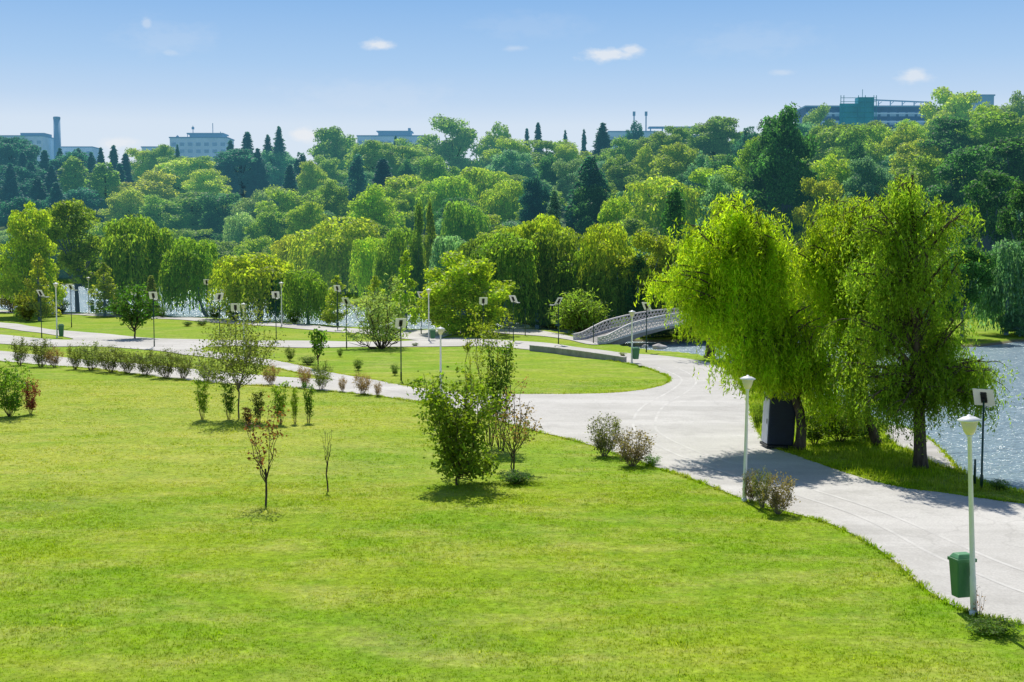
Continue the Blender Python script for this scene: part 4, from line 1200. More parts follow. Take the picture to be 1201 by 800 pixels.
for k, (px, b, t, w_, tn, lb) in enumerate([
    (36, 486, 444, 20, (0.22, 0.05, 0.06), "small red-leaved shrub beside the leafy bush at the left edge"),
    (764, 545, 533, 20, (0.12, 0.28, 0.03), "small fresh green plant at the foot of the twiggy pair"),
    (605, 568, 552, 40, (0.075, 0.19, 0.03), "low weedy clump under the pinkish small tree"),
    (362, 428, 418, 22, (0.10, 0.17, 0.035), "low dark bush on the middle lawn below the maple sapling"),
    (399, 419, 409, 7, (0.09, 0.16, 0.03), "tiny upright plant on the middle lawn"),
    (420, 434, 421, 12, (0.12, 0.2, 0.04), "small faint plant in the middle lawn, left of the solar lamp"),
    (463, 441, 428, 10, (0.10, 0.18, 0.05), "small plant beside the foot of the middle lawn's solar lamp"),
    (340, 424, 408, 12, (0.14, 0.2, 0.05), "thin plant at the tip of the middle lawn"),
    (220, 383, 377, 12, (0.07, 0.15, 0.03), "small dark tuft on the upper lawn, left of two"),
    (237, 382, 375, 16, (0.07, 0.15, 0.03), "wider dark tuft on the upper lawn, right of two"),
    (487, 406, 402, 8, (0.08, 0.16, 0.03), "tiny round bush by the path right of the grey olive tree"),
    (985, 519, 468, 74, (0.16, 0.25, 0.025), "bright undergrowth beneath the willows right of the booth"),
    (1015, 516, 486, 46, (0.10, 0.19, 0.025), "dark undergrowth at the foot of the slanting willow"),
    (955, 522, 480, 36, (0.09, 0.17, 0.022), "undergrowth behind the leaning willow's foot"),
    (889, 500, 470, 18, (0.19, 0.28, 0.03), "bright leafy growth left of the dark booth"),
    (1165, 744, 726, 60, (0.12, 0.22, 0.02), "weeds at the foot of the nearest white lamp"),
    (1172, 573, 562, 26, (0.13, 0.24, 0.03), "leafy weeds by the water right of the near solar lamp"),
    (252, 375, 358, 22, (0.10, 0.2, 0.03), "drooping shrub on the shore between the leaning willow and the open willow"),
    (274, 376.5, 362, 18, (0.13, 0.22, 0.04), "small shrub on the shore under the open willow's left side"),
    (142, 370.5, 356, 20, (0.09, 0.18, 0.03), "shrub on the shore right of the orange-tinged young tree"),
    (190, 372.5, 360, 14, (0.10, 0.2, 0.03), "low shrub on the shore between the two dark-hearted willows"),
    (72, 369, 352, 18, (0.10, 0.19, 0.03), "shrub on the shore behind the white lamp at left"),
    (345, 380, 364, 20, (0.10, 0.2, 0.03), "shrub on the shore right of the far white lamp"),
    (730, 418, 413, 8, (0.2, 0.26, 0.05), "small tuft behind the end of the low wall"),
    (652, 411, 406, 9, (0.16, 0.26, 0.03), "small tuft in front of the low wall")]):
    copy_plant(b0, px, b, t, w_, lb, tn, k * 1.1 + 0.3, ref_of(*LB))
stems_plant("grey_shrub", "shrub", 14, 366, 322, 44, "grey-purple rounded shrub at the left end by the shore", 360, 16, (0.4, 0.2), 1500, (0.22, 0.21, 0.12), lowest=0.1, twig_r=0.03, sub=7)
stems_plant("grey_shrub", "shrub", 33, 376, 340, 30, "yellowish bush behind the leftmost solar lamp", 361, 12, (0.36, 0.2), 1100, (0.22, 0.25, 0.04), lowest=0.05, twig_r=0.03, sub=7)
stems_plant("bare_weed", "shrub", 1148, 722, 688, 16, "thin dry stalks standing beside the nearest white lamp", 362, 5, (0.05, 0.03), 40, (0.3, 0.16, 0.07), lowest=0.2, twig_r=0.006, sub=3)
stems_plant("willow_ball_bush", "shrub", 680, 390.5, 344, 56, "ball-shaped feathery willow bush at the left end of the bridge", 363, 60, (0.42, 0.11), 5200, (0.24, 0.37, 0.065), lowest=0.0, twig_r=0.03, sub=8, bell=1.1, up=0.5)

# ------------------------------------------------------------------ white lamps
def white_lamp(px, base, top, label, lean=0.0):
    x, y = gp(px, base); H = (base - top) * y / FPX; k = 1.0
    root = empty("street_lamp", (x, y, hz(x, y) - 0.02), 0.3 * px, label, "street lamp", "white street lamps along the paths")
    hd = 0.52
    b = MB(); b.lathe([(0.072, 0), (0.072, 0.9), (0.064, 0.95), (0.048, H - hd), (0.066, H - hd + 0.01), (0.066, H - hd + 0.06)], 14); b.build("pole", M_WHITE, root, True)
    b = MB(); b.lathe([(0.10, 0.0), (0.10, 0.10), (0.078, 0.13)], 14); b.build("base_collar", M_WHITE, root, True)
    b = MB(); b.lathe([(0.085, H - hd + 0.06), (0.125, H - hd + 0.12), (0.205, H - 0.14), (0.19, H - 0.135)], 20); b.build("lamp_shade", M_CREAM, root, True)
    b = MB(); b.lathe([(0.235, H - 0.15), (0.262, H - 0.135), (0.262, H - 0.115), (0.14, H - 0.055), (0.06, H - 0.04), (0.03, H)], 24); b.build("lamp_cap", M_WHITE, root, True)
    root.rotation_euler = (0, R(lean), 0)
    return root

for a in [
 (1142, 721, 479, "nearest white lamp post, at lower right with a green bin", -2.8),
 (873, 587, 436, "white lamp post beside three twiggy shrubs opposite the dark booth", 0.8),
 (741, 427, 364, "white lamp post at the end of the low wall near the bridge"),
 (517, 458, 382, "white lamp post half hidden behind the bushy tree"),
 (503, 400, 338, "tall white lamp post left of the bright round tree"),
 (330.5, 383, 331, "white lamp post beside the shore willows at left centre"),
 (286.5, 419, 355, "white lamp post mostly hidden behind the slender tree"),
 (67, 396.5, 331, "white lamp post with green bin on the grass wedge at left"),
 (104.5, 369, 325, "white lamp post on the shore beside the orange-tinged young tree"),
]: white_lamp(*a)

def litter_bin(px, py_top, py_bot, depth_base, dx, label, w_scale=1.0, back=0.0):
    """hangs on the lamp post whose foot is at depth_base"""
    x, y = gp(*depth_base); s = y / FPX
    H = (py_bot - py_top) * s; z0 = max(0.12, (depth_base[1] - py_bot) * s)
    bx = x + dx * s
    root = empty("litter_bin", (bx, y + back, hz(x, y) + z0), 0.25, label, "litter bin", "green litter bins on lamp posts")
    wt, wb = 0.25 * w_scale, 0.185 * w_scale
    b = MB()
    def ring(w, z, d): return [(-w, -d, z), (w, -d, z), (w, d, z), (-w, d, z)]
    vs = ring(wb, 0, wb * 0.8) + ring(wt, H * 0.84, wt * 0.8)
    b.add(vs, [(3, 2, 1, 0), (0, 1, 5, 4), (1, 2, 6, 5), (2, 3, 7, 6), (3, 0, 4, 7), (4, 5, 6, 7)])
    b.build("bin_body", M_BIN, root, bevel=0.03)
    b = MB(); b.box((-wt - 0.02, -wt * 0.8 - 0.02, H * 0.82), (wt + 0.02, wt * 0.8 + 0.02, H * 0.90)); b.build("rim", M_BIN, root, bevel=0.012)
    b = MB(); vs = ring(wt * 0.98, H * 0.90, wt * 0.78) + ring(wt * 0.7, H, wt * 0.5)
    b.add(vs, [(3, 2, 1, 0), (0, 1, 5, 4), (1, 2, 6, 5), (2, 3, 7, 6), (3, 0, 4, 7), (4, 5, 6, 7)]); b.build("lid", M_BINLID, root, bevel=0.02)
    b = MB(); sg = 1 if dx < 0 else -1
    b.box((min(0, sg * abs(dx) * s), 0.02, H * 0.55), (max(0, sg * abs(dx) * s), 0.06, H * 0.62)); b.build("bracket", M_METAL, root)

litter_bin(1131, 650, 703, (1142, 721), -10, "large green litter bin on the nearest white lamp post", 0.96, 0.30)
litter_bin(742, 408, 422, (741, 427), 4.5, "green litter bin on the white lamp post at the wall's end")
litter_bin(69, 380, 395, (67, 396.5), 5.0, "green litter bin on the white lamp post at left")
litter_bin(507, 386, 397, (503, 400), 4.5, "dark green litter bin on the white lamp post by the bright round tree")
litter_bin(107, 358, 366, (104.5, 369), 4.0, "small green litter bin on the shore lamp post at left")

# ------------------------------------------------------------------ solar lamps
def solar_lamp(px, base, top, yaw, label, arm=0):
    x, y = gp(px, base); H = (base - top) * y / FPX
    root = empty("solar_lamp", (x, y, hz(x, y) - 0.02), R(yaw), label, "solar lamp", "solar lamps along the paths")
    Hp = H - 0.30
    b = MB(); b.lathe([(0.055, 0), (0.055, 0.5), (0.04, 0.55), (0.034, Hp)], 12); b.build("post", M_GREENPOST, root, True)
    T = Matrix.Translation((0, 0, Hp)) @ Matrix.Rotation(R(-56), 4, "X") @ Matrix.Diagonal((0.76, 0.92, 1.0, 1.0))       # tilted to face the sun, its pale back to the lawn
    b = MB()
    for sx in (-1, 1):
        xs = sorted((sx * 0.14, sx * 0.46)); b.box((xs[0], -0.40, 0.0), (xs[1], 0.40, 0.018), T)
    for yy in (-0.40, 0.26): b.box((-0.14, yy, 0.001), (0.14, yy + 0.14, 0.017), T)
    b.build("panel_back", M_PANELW, root)
    b = MB(); b.box((-0.44, -0.38, 0.020), (0.44, 0.38, 0.032), T); b.build("solar_cells", M_CELL, root)
    b = MB(); b.box((-0.125, -0.24, -0.06), (0.125, 0.22, 0.012), T); b.box((-0.05, -0.05, -0.14), (0.05, 0.05, -0.06), T); b.build("battery_box", M_BLACK, root)
    b = MB(); b.tube([(0, 0, Hp - 0.45), (0, 0.35, Hp - 0.40), (0, 0.62, Hp - 0.38)], 0.02, 8)
    ar = b.build("arm", M_GREENPOST, root, True)
    b = MB(); b.box((-0.11, 0.52, Hp - 0.41), (0.11, 0.95, Hp - 0.34)); b.build("lamp_head", M_PANELW, ar, bevel=0.015)
    return root

for a in [
 (1151, 573, 453, -32, "near solar lamp on the lake bank at the right"),
 (470.5, 446, 373, 12, "solar lamp standing on the middle lawn near the path"),
 (49, 397, 340, -28, "leftmost solar lamp, behind the twiggy hedge row"),
 (84, 384, 333, -24, "solar lamp on the upper lawn right of the white lamp at left"),
 (157, 376, 339, 30, "solar lamp hidden behind the dark young maple"),
 (181, 407, 342, 3, "solar lamp just right of the dark young maple"),
 (136, 352, 315, 0, "distant solar lamp above the orange-tinged young tree"),
 (243, 374, 328, 4, "solar lamp in front of the dark-hearted willows' right trunk"),
 (258, 405, 344, 34, "slanted solar lamp left of the slender tree's top"),
 (277, 418, 356, 10, "solar lamp tangled in the slender tree's top"),
 (324, 400, 342, 2, "square-on solar lamp left of the shore's white lamp"),
 (396, 386, 334, -10, "solar lamp in front of the orange-tinged conical tree"),
 (406.5, 408, 349, -26, "solar lamp left of the grey olive tree"),
 (494, 392, 342, -30, "solar lamp peeping past the bright round tree's left side"),
 (567, 406, 349, 4, "square-on solar lamp in front of the bright round tree's right side"),
 (602, 401, 346, -34, "slanted solar lamp before the dark willow"),
 (655, 404, 349, 48, "solar lamp left of the ball-shaped bush, panel edge turned"),
 (758, 413, 354, -38, "slanted solar lamp in front of the bridge"),
]: solar_lamp(*a)

for px, base, top, lb in [(696, 403, 379, "plain dark post in front of the bridge ramp"), (616, 393, 362, "plain dark post beside the shore path at centre"), (1143, 567, 538, "thin stake in the grass beside the near solar lamp")]:
    x, y = gp(px, base); b = MB(); b.lathe([(0.045, -0.05), (0.045, (base - top) * y / FPX * 0.6), (0.035, (base - top) * y / FPX), (0.01, (base - top) * y / FPX + 0.02)], 10)
    o = b.build("post", M_GREENPOST, None, True); o.location = (x, y, hz(x, y)); o.name = "bollard_post"; tag(o, lb, "post")

# ------------------------------------------------------------------ low wall by the middle lawn
wp = W([(621, 411.5), (650, 414.5), (680, 418.5), (706, 422.3), (731, 426.3)])
b = MB(); th = 0.28; hw = 0.42
for (a0, a1) in zip(wp[:-1], wp[1:]):
    pass
nrm = np.gradient(wp, axis=0); nrm = np.column_stack([-nrm[:, 1], nrm[:, 0]]); nrm /= np.linalg.norm(nrm, axis=1)[:, None]
if nrm[2, 1] < 0: nrm = -nrm
f_, k_ = wp, wp + nrm * th
vs = [(p[0], p[1], -0.05) for p in f_] + [(p[0], p[1], hw) for p in f_] + [(p[0], p[1], hw) for p in k_] + [(p[0], p[1], -0.05) for p in k_]
n = len(wp); fs = []
for i in range(n - 1):
    for r0 in range(3): fs.append((r0*n+i, r0*n+i+1, (r0+1)*n+i+1, (r0+1)*n+i))
fs += [(0, n, 2*n, 3*n), (n-1, 4*n-1, 3*n-1, 2*n-1)]
b.add(vs, fs)
bw = tag(empty("low_wall", (0, 0, 0)), "low grey concrete wall bordering the middle lawn before the bridge", "wall")
b.build("wall_body", M_CONC, bw)
b = MB(); g = 0.03
c0, c1 = wp - nrm * g, wp + nrm * (th + g)
vs = [(p[0], p[1], hw + 0.003) for p in c0] + [(p[0], p[1], hw + 0.06) for p in c0] + [(p[0], p[1], hw + 0.06) for p in c1] + [(p[0], p[1], hw + 0.003) for p in c1]
fs = []
for i in range(n - 1):
    for r0 in range(4): fs.append((r0*n+i, r0*n+i+1, ((r0+1) % 4)*n+i+1, ((r0+1) % 4)*n+i))
fs += [(0, n, 2*n, 3*n), (n-1, 4*n-1, 3*n-1, 2*n-1)]
b.add(vs, fs); b.build("coping", M_STONE, bw)

# ------------------------------------------------------------------ stone bridge
ex, ey = gp(697, 401.5); TH = R(24)
bro = empty("footbridge", (ex, ey, 0.0), TH, "arched pale footbridge with lattice stone parapets over the water", "bridge")
LB_, HW = 21.0, 2.3
def dz(s): return 0.10 + 1.62 * max(0.0, 1 - ((s - LB_ / 2) / (LB_ / 2)) ** 2)
ss = np.linspace(-0.3, LB_ + 0.3, 44)
b = MB(); vs, fs = [], []
for s in ss:
    zt = dz(s); tk = 0.24 + 0.5 * abs((s - LB_ / 2) / (LB_ / 2)) ** 2
    vs += [(s, -HW, zt - tk), (s, HW, zt - tk), (s, HW, zt), (s, -HW, zt)]
for i in range(len(ss) - 1):
    q = i * 4
    for k in range(4): fs.append((q + k, q + (k + 1) % 4, q + 4 + (k + 1) % 4, q + 4 + k))
fs += [(0, 3, 2, 1), (len(ss)*4-4, len(ss)*4-3, len(ss)*4-2, len(ss)*4-1)]
b.add(vs, fs); b.build("deck", M_CONC, bro)
def rail_h(s): return 0.45 + 0.55 * min(1.0, min(s + 1.2, LB_ + 1.2 - s) / 3.5)
for side in (-1, 1):
    yb = side * (HW + 0.06)
    b = MB(); dvx = np.linspace(-0.9, LB_ + 0.9, 60)
    pb = [(s, yb, dz(min(max(s, 0), LB_)) + 0.04) for s in dvx]; pt = [(s, yb, dz(min(max(s, 0), LB_)) + rail_h(s)) for s in dvx]
    def band(pts, h, w):
        vs, fs = [], []
        for p in pts: vs += [(p[0], p[1] - w, p[2] - h), (p[0], p[1] + w, p[2] - h), (p[0], p[1] + w, p[2] + h), (p[0], p[1] - w, p[2] + h)]
        for i in range(len(pts) - 1):
            q = i * 4
            for k in range(4): fs.append((q + k, q + (k + 1) % 4, q + 4 + (k + 1) % 4, q + 4 + k))
        fs.extend([(0, 3, 2, 1), (len(pts)*4-4, len(pts)*4-3, len(pts)*4-2, len(pts)*4-1)])
        b.add(vs, fs)
    band(pt, 0.06, 0.11); band(pb, 0.10, 0.10)
    par = b.build("parapet", M_LATTICE, bro)
    # the open stone lattice between the rails: leaning bars both ways
    b = MB(); step = 0.36
    def P_(s, f):
        q = min(max(s, 0), LB_); return Vector((s, yb, dz(q) + 0.06 + (rail_h(s) - 0.10) * f))
    s = -0.9
    while s < LB_ + 0.9:
        for sg in (-1, 1):
            e_ = min(max(s + sg * 0.62, -0.9), LB_ + 0.9)
            a, c_ = P_(s, 0), P_(e_, 1); off = Vector((0, 0.02 * sg, 0))
            b.tube([a + off, (a + c_) / 2 + off, c_ + off], 0.042, 5, cap=False)
        s += step
    for f in (0.34, 0.67):
        b.tube([P_(q, f) for q in np.linspace(-0.85, LB_ + 0.85, 50)], 0.045, 5, cap=False)
    b.build("lattice", M_LATTICE, par)
for s in (-0.2, LB_ + 0.2):
    b = MB(); b.box((s - 1.1, -HW - 0.4, -1.5), (s + 1.1, HW + 0.4, -0.02)); b.build("abutment", M_CONC, bro, bevel=0.05)

# pale boulder on the channel bank
r = np.random.default_rng(77)
for px, base, wpx, lb in [(773, 409, 17, "pale boulder on the channel bank below the bridge"), (757, 407, 8, "small pale stone left of the boulder below the bridge")]:
    x, y = gp(px, base); wd = wpx * y / FPX
    me = bpy.data.meshes.new("boulder")
    import bmesh
    bm = bmesh.new(); bmesh.ops.create_icosphere(bm, subdivisions=3, radius=1.0)
    k1, k2 = r.normal(size=3) * 2, r.normal(size=3) * 3
    for v in bm.verts:
        p = np.array(v.co); f = 1 + 0.13 * math.sin(p @ k1) + 0.09 * math.sin(p @ k2 + 1)
        v.co = Vector((p[0] * f * wd / 2, p[1] * f * wd * 0.36, max(p[2] * f, -0.35) * wd * 0.3))
    for f in bm.faces: f.smooth = True
    bm.to_mesh(me); bm.free()
    o = link_mesh("boulder", me, M_STONE); o.location = (x, y, hz(x, y) + 0.1 * wd); tag(o, lb, "boulder")

# ------------------------------------------------------------------ dark booth under the leaning willow
x, y = gp(914, 527)
bo = empty("booth", (x, y + 0.45, hz(x, y) + 0.04), R(24), "dark booth with pale side panel and grey roof under the leaning willow", "booth")
bo.rotation_euler = (0, R(3.0), R(3))
Hb, hw2 = 2.15, 0.56
b = MB(); b.box((-hw2, -hw2, 0.12), (hw2, hw2, Hb)); b.build("body", M_BOOTH, bo, bevel=0.05)
b = MB(); b.box((-hw2 - 0.05, -hw2 - 0.05, 0), (hw2 + 0.05, hw2 + 0.05, 0.117)); b.build("base", M_BLACK, bo, bevel=0.02)
b = MB()
for i, (e0, z0_) in enumerate([(0.07, 2.153), (0.04, 2.23), (-0.10, 2.31)]):
    pass
vs = []
for e0, z0_ in [(0.06, 2.153), (0.07, 2.20), (0.02, 2.27), (-0.18, 2.33)]:
    h = hw2 + e0; vs += [(-h, -h, z0_), (h, -h, z0_), (h, h, z0_), (-h, h, z0_)]
fs = [(3, 2, 1, 0), (12, 13, 14, 15)]
for i in range(3):
    for k in range(4): fs.append((i*4+k, i*4+(k+1) % 4, i*4+4+(k+1) % 4, i*4+4+k))
b.add(vs, fs); b.build("roof", simple("booth_roof", (0.10, 0.14, 0.15), 0.5), bo)
b = MB(); b.box((-hw2 - 0.03, -hw2 + 0.06, 0.16), (-hw2 - 0.004, hw2 - 0.10, Hb - 0.12))
dr = b.build("door", M_BOOTHW, bo, bevel=0.008, )
b = MB(); b.box((-hw2 - 0.05, -hw2 + 0.2, 1.0), (-hw2 - 0.034, -hw2 + 0.27, 1.2)); b.build("handle", M_BLACK, dr)
b = MB()
for zz in np.linspace(0.35, 1.9, 8): b.box((-hw2 + 0.1, -hw2 - 0.014, zz), (hw2 - 0.1, -hw2 - 0.003, zz + 0.05))
b.build("ribs", M_BOOTH, bo)

# ------------------------------------------------------------------ buildings on the plateau behind the wood
M_HAZEWALL = simple("hazy_plaster", (0.50, 0.56, 0.64), 0.9, var=0.18, scale=0.12, haze_glow=1.3)  # all these far walls, roofs and nets emit a bluish glow as painted haze
M_HAZEWALL2 = simple("hazy_concrete", (0.17, 0.26, 0.37), 0.9, var=0.15, scale=0.1, haze_glow=1.3)
M_HAZEROOF = simple("hazy_roof", (0.13, 0.21, 0.32), 0.9, var=0.12, scale=0.1, haze_glow=1.3)
M_HAZEWIN = simple("hazy_window", (0.18, 0.26, 0.38), 0.3, var=0.2, scale=0.2, haze_glow=1.3)
M_TEAL = simple("teal_net", (0.03, 0.30, 0.34), 0.8, var=0.3, scale=0.15, haze_glow=0.55)
M_BLUEWALL = simple("blue_facade", (0.06, 0.16, 0.30), 0.7, var=0.25, scale=0.15, haze_glow=0.6)

def far_building(px0, px1, top, D, floors, wall_m, label, name="apartment_building", extra=None, slope_top=None, winw=0.55, depth=16.0):
    """a block whose front spans the two sight lines at distance D, its roof on the given one"""
    x0, x1 = ray(px0, top)[0] * D, ray(px1, top)[0] * D
    zt = CAM_Z + ray((px0 + px1) / 2, top)[1] * D; zb = hz((x0 + x1) / 2, D) - 2
    root = empty(name, ((x0 + x1) / 2, D, zb), 0, label, "building"); L = (x1 - x0) / 2; H = zt - zb
    b = MB(); b.box((-L, 0, 0), (L, depth, H)); b.build("wall", wall_m, root)
    b = MB(); b.box((-L - 0.3, -0.4, H + 0.003), (L + 0.3, depth + 0.3, H + 0.5)); rf = b.build("roof", M_HAZEROOF, root)
    fh = 3.0; nw = max(2, int(2 * L / 3.2))
    for fl in range(floors):
        z = H - 1.0 - fh * (fl + 0.55)
        for k in range(nw):
            xc = -L + (k + 0.5) * 2 * L / nw
            b = MB(); b.box((xc - winw * L / nw, -0.10, z - 0.75), (xc + winw * L / nw, -0.003, z + 0.75))
            b.build("window", M_HAZEWIN, root)
    X = lambda px: ray(px, top)[0] * D - (x0 + x1) / 2
    Z = lambda py: CAM_Z + ray((px0 + px1) / 2, py)[1] * D - zb
    return root, rf, L, H, X, Z

# long block and chimney at left
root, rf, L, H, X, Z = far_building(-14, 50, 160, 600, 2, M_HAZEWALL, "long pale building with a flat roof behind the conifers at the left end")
b = MB(); b.box((X(22), 2, H + 0.503), (X(50), 12, H + 1.8)); b.build("penthouse", M_HAZEROOF, rf)
far_building(48, 108, 173, 640, 2, M_HAZEWALL, "low pale building behind the conifers right of the chimney")
tx, tz = ray(66.5, 137); D = 610; cz_ = CAM_Z + tz * D; zb = hz(tx * D, D)
ch = empty("chimney", (tx * D, D, zb), 0, "tall blue-grey chimney rising above the conifers at left", "chimney")
b = MB(); b.lathe([(1.9, 0), (1.55, cz_ - zb - 1.2)], 20); b.build("shaft", M_HAZEWALL2, ch, True)
b = MB(); b.lathe([(1.62, cz_ - zb - 1.19), (1.66, cz_ - zb - 0.3), (1.5, cz_ - zb)], 20); b.build("rim", M_HAZEROOF, ch, True)
# grey apartment block
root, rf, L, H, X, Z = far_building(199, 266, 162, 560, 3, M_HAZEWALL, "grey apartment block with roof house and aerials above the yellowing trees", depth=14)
b = MB(); b.box((X(221), 2, H + 0.503), (X(259), 12, Z(157))); b.box((X(218), 1.4, Z(157) + 0.003), (X(261), 12.5, Z(155.5))); ph = b.build("roof_house", M_HAZEWALL2, rf)
b = MB()
for px, t in [(222.5, 146), (204, 157), (216, 155), (246, 143), (255, 153)]: b.tube([(X(px), 6, H), (X(px), 6, Z(t))], 0.16, 6)
for px, t in [(222.5, 147.5), (204, 158)]: b.box((X(px) - 0.5, 5.6, Z(t) - 1.0), (X(px) + 0.5, 6.4, Z(t)))
b.build("aerial", M_HAZEROOF, rf)
far_building(166, 199, 173, 640, 1, M_HAZEWALL, "low grey building left of the grey apartment block")
# flat roofed building
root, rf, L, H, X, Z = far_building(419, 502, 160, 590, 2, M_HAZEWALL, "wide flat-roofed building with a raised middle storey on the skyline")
b = MB(); b.box((X(443), 2, H + 0.503), (X(481), 12, Z(154))); b.box((X(441), 1.4, Z(154) + 0.003), (X(483), 12.5, Z(153))); b.build("upper_storey", M_HAZEWALL2, rf)
b = MB(); b.box((X(477.5), 5, Z(153)), (X(480.5), 7, Z(149))); b.build("roof_vent", M_HAZEROOF, rf)
# low block with masts and open roof frame
root, rf, L, H, X, Z = far_building(714, 770, 155, 560, 2, M_HAZEWALL, "low pale building with two antenna masts on its roof")
for px in (744.8, 759):
    b = MB(); b.tube([(X(px), 5, H + 0.5), (X(px), 5, Z(130))], 0.30, 6); b.box((X(px) - 0.55, 4.5, Z(134.5)), (X(px) + 0.55, 5.5, Z(129.5)))
    b.build("antenna_mast", M_HAZEROOF, rf)
root, rf, L, H, X, Z = far_building(765, 822, 160, 565, 1, M_HAZEWALL2, "building carrying a long open roof frame on the skyline")
b = MB(); b.box((X(762), 3, Z(149)), (X(822), 9, Z(147.6)))
for px in (764, 778, 792, 806, 820): b.box((X(px) - 0.25, 3.5, H + 0.503), (X(px) + 0.25, 4, Z(149) - 0.003))
b.build("roof_frame", M_HAZEROOF, rf)
# scaffolded building
root, rf, L, H, X, Z = far_building(945, 1096, 125.5, 470, 3, M_BLUEWALL, "large blue building site with teal scaffolding netting and a roof frame", depth=18, winw=0.7)
sc_ = MB(); sc_.box((X(984), -1.6, Z(150)), (X(1023), -0.7, Z(122)));  sc_.box((X(1005), -1.5, Z(122) + .003), (X(1023), 3, Z(114.5))); sc_.build("scaffold_net", M_TEAL, root)
b = MB()
for px in (984.5, 988, 1005, 1013, 1023, 1026): b.tube([(X(px), -1.9, Z(150)), (X(px), -1.9, Z(112.5))], 0.13, 6)
for py in (115.5, 120, 126, 132, 138): b.tube([(X(984), -1.95, Z(py)), (X(1026), -1.95, Z(py))], 0.10, 6)
b.tube([(X(1013), 2, Z(118)), (X(1013), 2, Z(104))], 0.10, 6)
b.build("scaffold_pole", M_TEAL, root)
b = MB(); b.tube([(X(1026), 2, Z(116.5)), (X(1095), 2, Z(119.5))], 0.28, 6)
for px in (1032, 1046, 1060, 1074, 1088): b.tube([(X(px), 2, H), (X(px), 2, Z(118))], 0.2, 6); b.tube([(X(px), 2, Z(122)), (X(px + 4), 2, Z(118.5))], 0.12, 6)
b.build("roof_frame", M_HAZEWALL2, rf)
b = MB()
for k in range(3): b.box((-L, -0.25, H - 2.6 - 3.0 * k), (L, -0.11, H - 2.1 - 3.0 * k))
b.build("floor_slab", M_HAZEWALL, root)
far_building(1146, 1166, 112.5, 480, 2, M_HAZEWALL2, "small flat tower block at right behind the high bright crown", depth=8)

# ------------------------------------------------------------------ grass blades
def blades(name, label, n, d0, d1, hgt, wid, seed, mask=None, per=4, t_lim=0.43):
    r = np.random.default_rng(seed)
    y = np.sqrt(r.uniform(d0 ** 2, d1 ** 2, n)); x = y * r.uniform(-t_lim, t_lim, n)
    ok = ~on_path(x, y); x, y = x[ok], y[ok]
    ok = ~inside(LAKE, x, y); x, y = x[ok], y[ok]
    if mask is not None: ok = mask(x, y); x, y = x[ok], y[ok]
    n = len(x); z = height(x, y)
    # patchy growth
    f = 0.75 + 0.35 * np.sin(x * 0.9 + 2 * np.sin(y * 0.5)) * np.sin(y * 0.8 + 1.7 * np.sin(x * 0.35))
    vs = []
    for k in range(per):
        a = r.uniform(0, 6.283, n); h = hgt * r.uniform(0.5, 1.25, n) * f; lean = r.uniform(0.1, 0.75, n) * h
        ox, oy = x + r.normal(size=n) * hgt * 0.4, y + r.normal(size=n) * hgt * 0.4
        ca, sa = np.cos(a), np.sin(a); b_ = a + r.uniform(1.0, 2.1, n)
        w_ = wid * r.uniform(0.7, 1.3, n) / 2
        v = np.empty((n, 3, 3))
        v[:, 0] = np.column_stack([ox - ca * w_, oy - sa * w_, z - 0.01]); v[:, 1] = np.column_stack([ox + ca * w_, oy + sa * w_, z - 0.01])
        v[:, 2] = np.column_stack([ox + np.cos(b_) * lean, oy + np.sin(b_) * lean, z + h])
        vs.append(v.reshape(-1, 3))
    v = np.vstack(vs)
    return tag(link_mesh(name, fastmesh(name, v, np.arange(len(v)).reshape(-1, 3)), M_BLADE), label, kind="stuff")

blades("grass", "short mown grass of the front lawn", 130000, 23, 46, 0.046, 0.017, 1)
blades("grass", "short mown grass of the back part of the lawn", 75000, 46, 82, 0.048, 0.028, 2)
VERGE = W([(880, 470), (888, 500), (905, 522), (935, 534), (965, 546), (1050, 571), (1100, 576.5), (1201, 588), (1330, 602), (1330, 598), (1201, 574), (1150, 561), (1115, 542), (1090, 520), (1050, 499), (990, 478), (930, 452), (890, 440)])
blades("grass", "longer bright grass on the lake bank under the trees", 60000, 44, 80, 0.24, 0.035, 3, mask=lambda x, y: inside(VERGE, x, y), per=4)

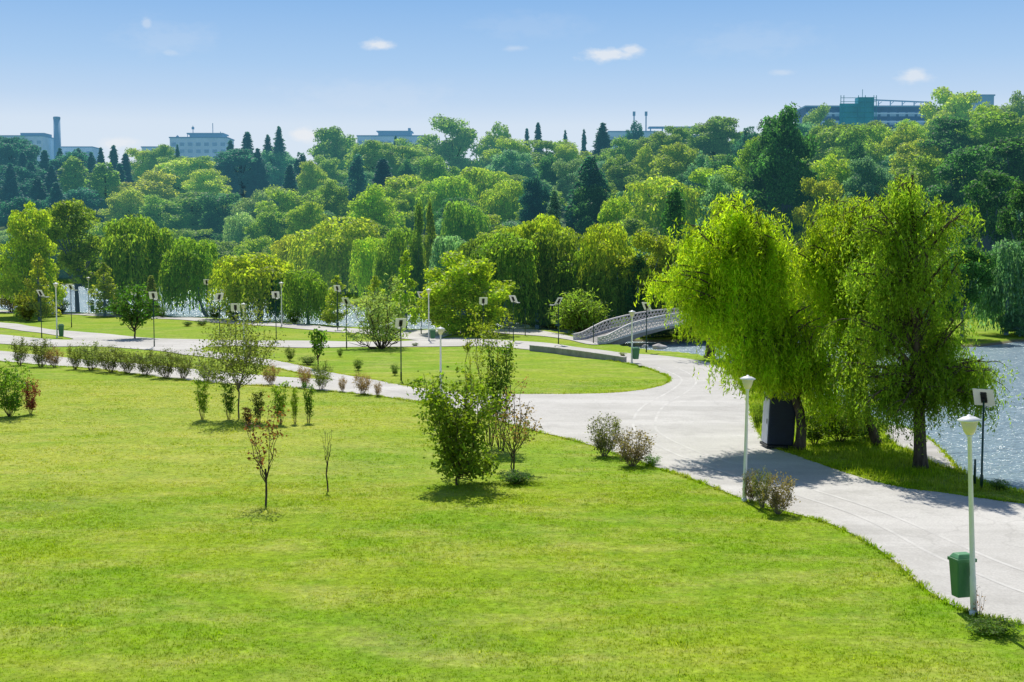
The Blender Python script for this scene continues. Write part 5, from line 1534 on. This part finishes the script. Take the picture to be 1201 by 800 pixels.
def edge_tufts(n, seed):
    r = np.random.default_rng(seed); pts = []
    for p in list(PATHS.values()) + [APRON]:
        e = np.roll(p, -1, axis=0) - p; L = np.hypot(e[:, 0], e[:, 1]); L = np.where((p[:, 1] < 95), L, 0)
        if L.sum() < 1: continue
        k = r.choice(len(p), size=int(n * L.sum() / 400), p=L / L.sum()); u = r.uniform(size=(len(k), 1))
        q = p[k] + e[k] * u; nn = np.column_stack([-e[k, 1], e[k, 0]]) / np.maximum(L[k], 1e-6)[:, None]
        c = q + nn * np.abs(r.normal(0, 0.07, (len(k), 1))) * np.where(r.uniform(size=(len(k), 1)) < 0.5, -1, 1)
        pts.append(c[(c[:, 1] > 22)])
    c = np.vstack(pts); big = 0.5 + 0.9 * np.sin(c[:, 0] * 1.7 + 3 * np.sin(c[:, 1] * 0.9)) ** 2
    ring = np.zeros(len(c), int)
    for a in np.linspace(0, 6.283, 9)[:-1]: ring += ~on_path(c[:, 0] + 0.45 * math.cos(a), c[:, 1] + 0.45 * math.sin(a))
    ok = (ring >= 2) & (~on_path(c[:, 0], c[:, 1]) | (r.uniform(size=len(c)) < 0.45)); c, big = c[ok], big[ok]
    vs = []
    for k in range(4):
        n_ = len(c); a = r.uniform(0, 6.283, n_); h = 0.085 * r.uniform(0.5, 1.3, n_) * big; b_ = r.uniform(0, 6.283, n_); ln = r.uniform(0.2, 1.0, n_) * h
        o = c + r.normal(size=(n_, 2)) * 0.03; w_ = 0.017; z = height(o[:, 0], o[:, 1])
        v = np.empty((n_, 3, 3))
        v[:, 0] = np.column_stack([o[:, 0] - np.cos(a) * w_, o[:, 1] - np.sin(a) * w_, z]); v[:, 1] = np.column_stack([o[:, 0] + np.cos(a) * w_, o[:, 1] + np.sin(a) * w_, z])
        v[:, 2] = np.column_stack([o[:, 0] + np.cos(b_) * ln, o[:, 1] + np.sin(b_) * ln, z + h + 0.02]); vs.append(v.reshape(-1, 3))
    v = np.vstack(vs)
    tag(link_mesh("grass", fastmesh("grass", v, np.arange(len(v)).reshape(-1, 3)), M_BLADE), "ragged grass along the edges of the paths", kind="stuff")
edge_tufts(22000, 8)

def weedy(x, y):
    return (np.sin(x * 1.3 + 2.1 * np.sin(y * 0.7)) * np.sin(y * 1.1 + 1.9 * np.sin(x * 0.6 + 1)) + 0.5 * np.sin(x * 4.1 + y * 3.3)) > 0.72
blades("grass", "scattered taller tufts and weeds in the front lawn", 26000, 23, 70, 0.095, 0.030, 11, mask=weedy, per=4)
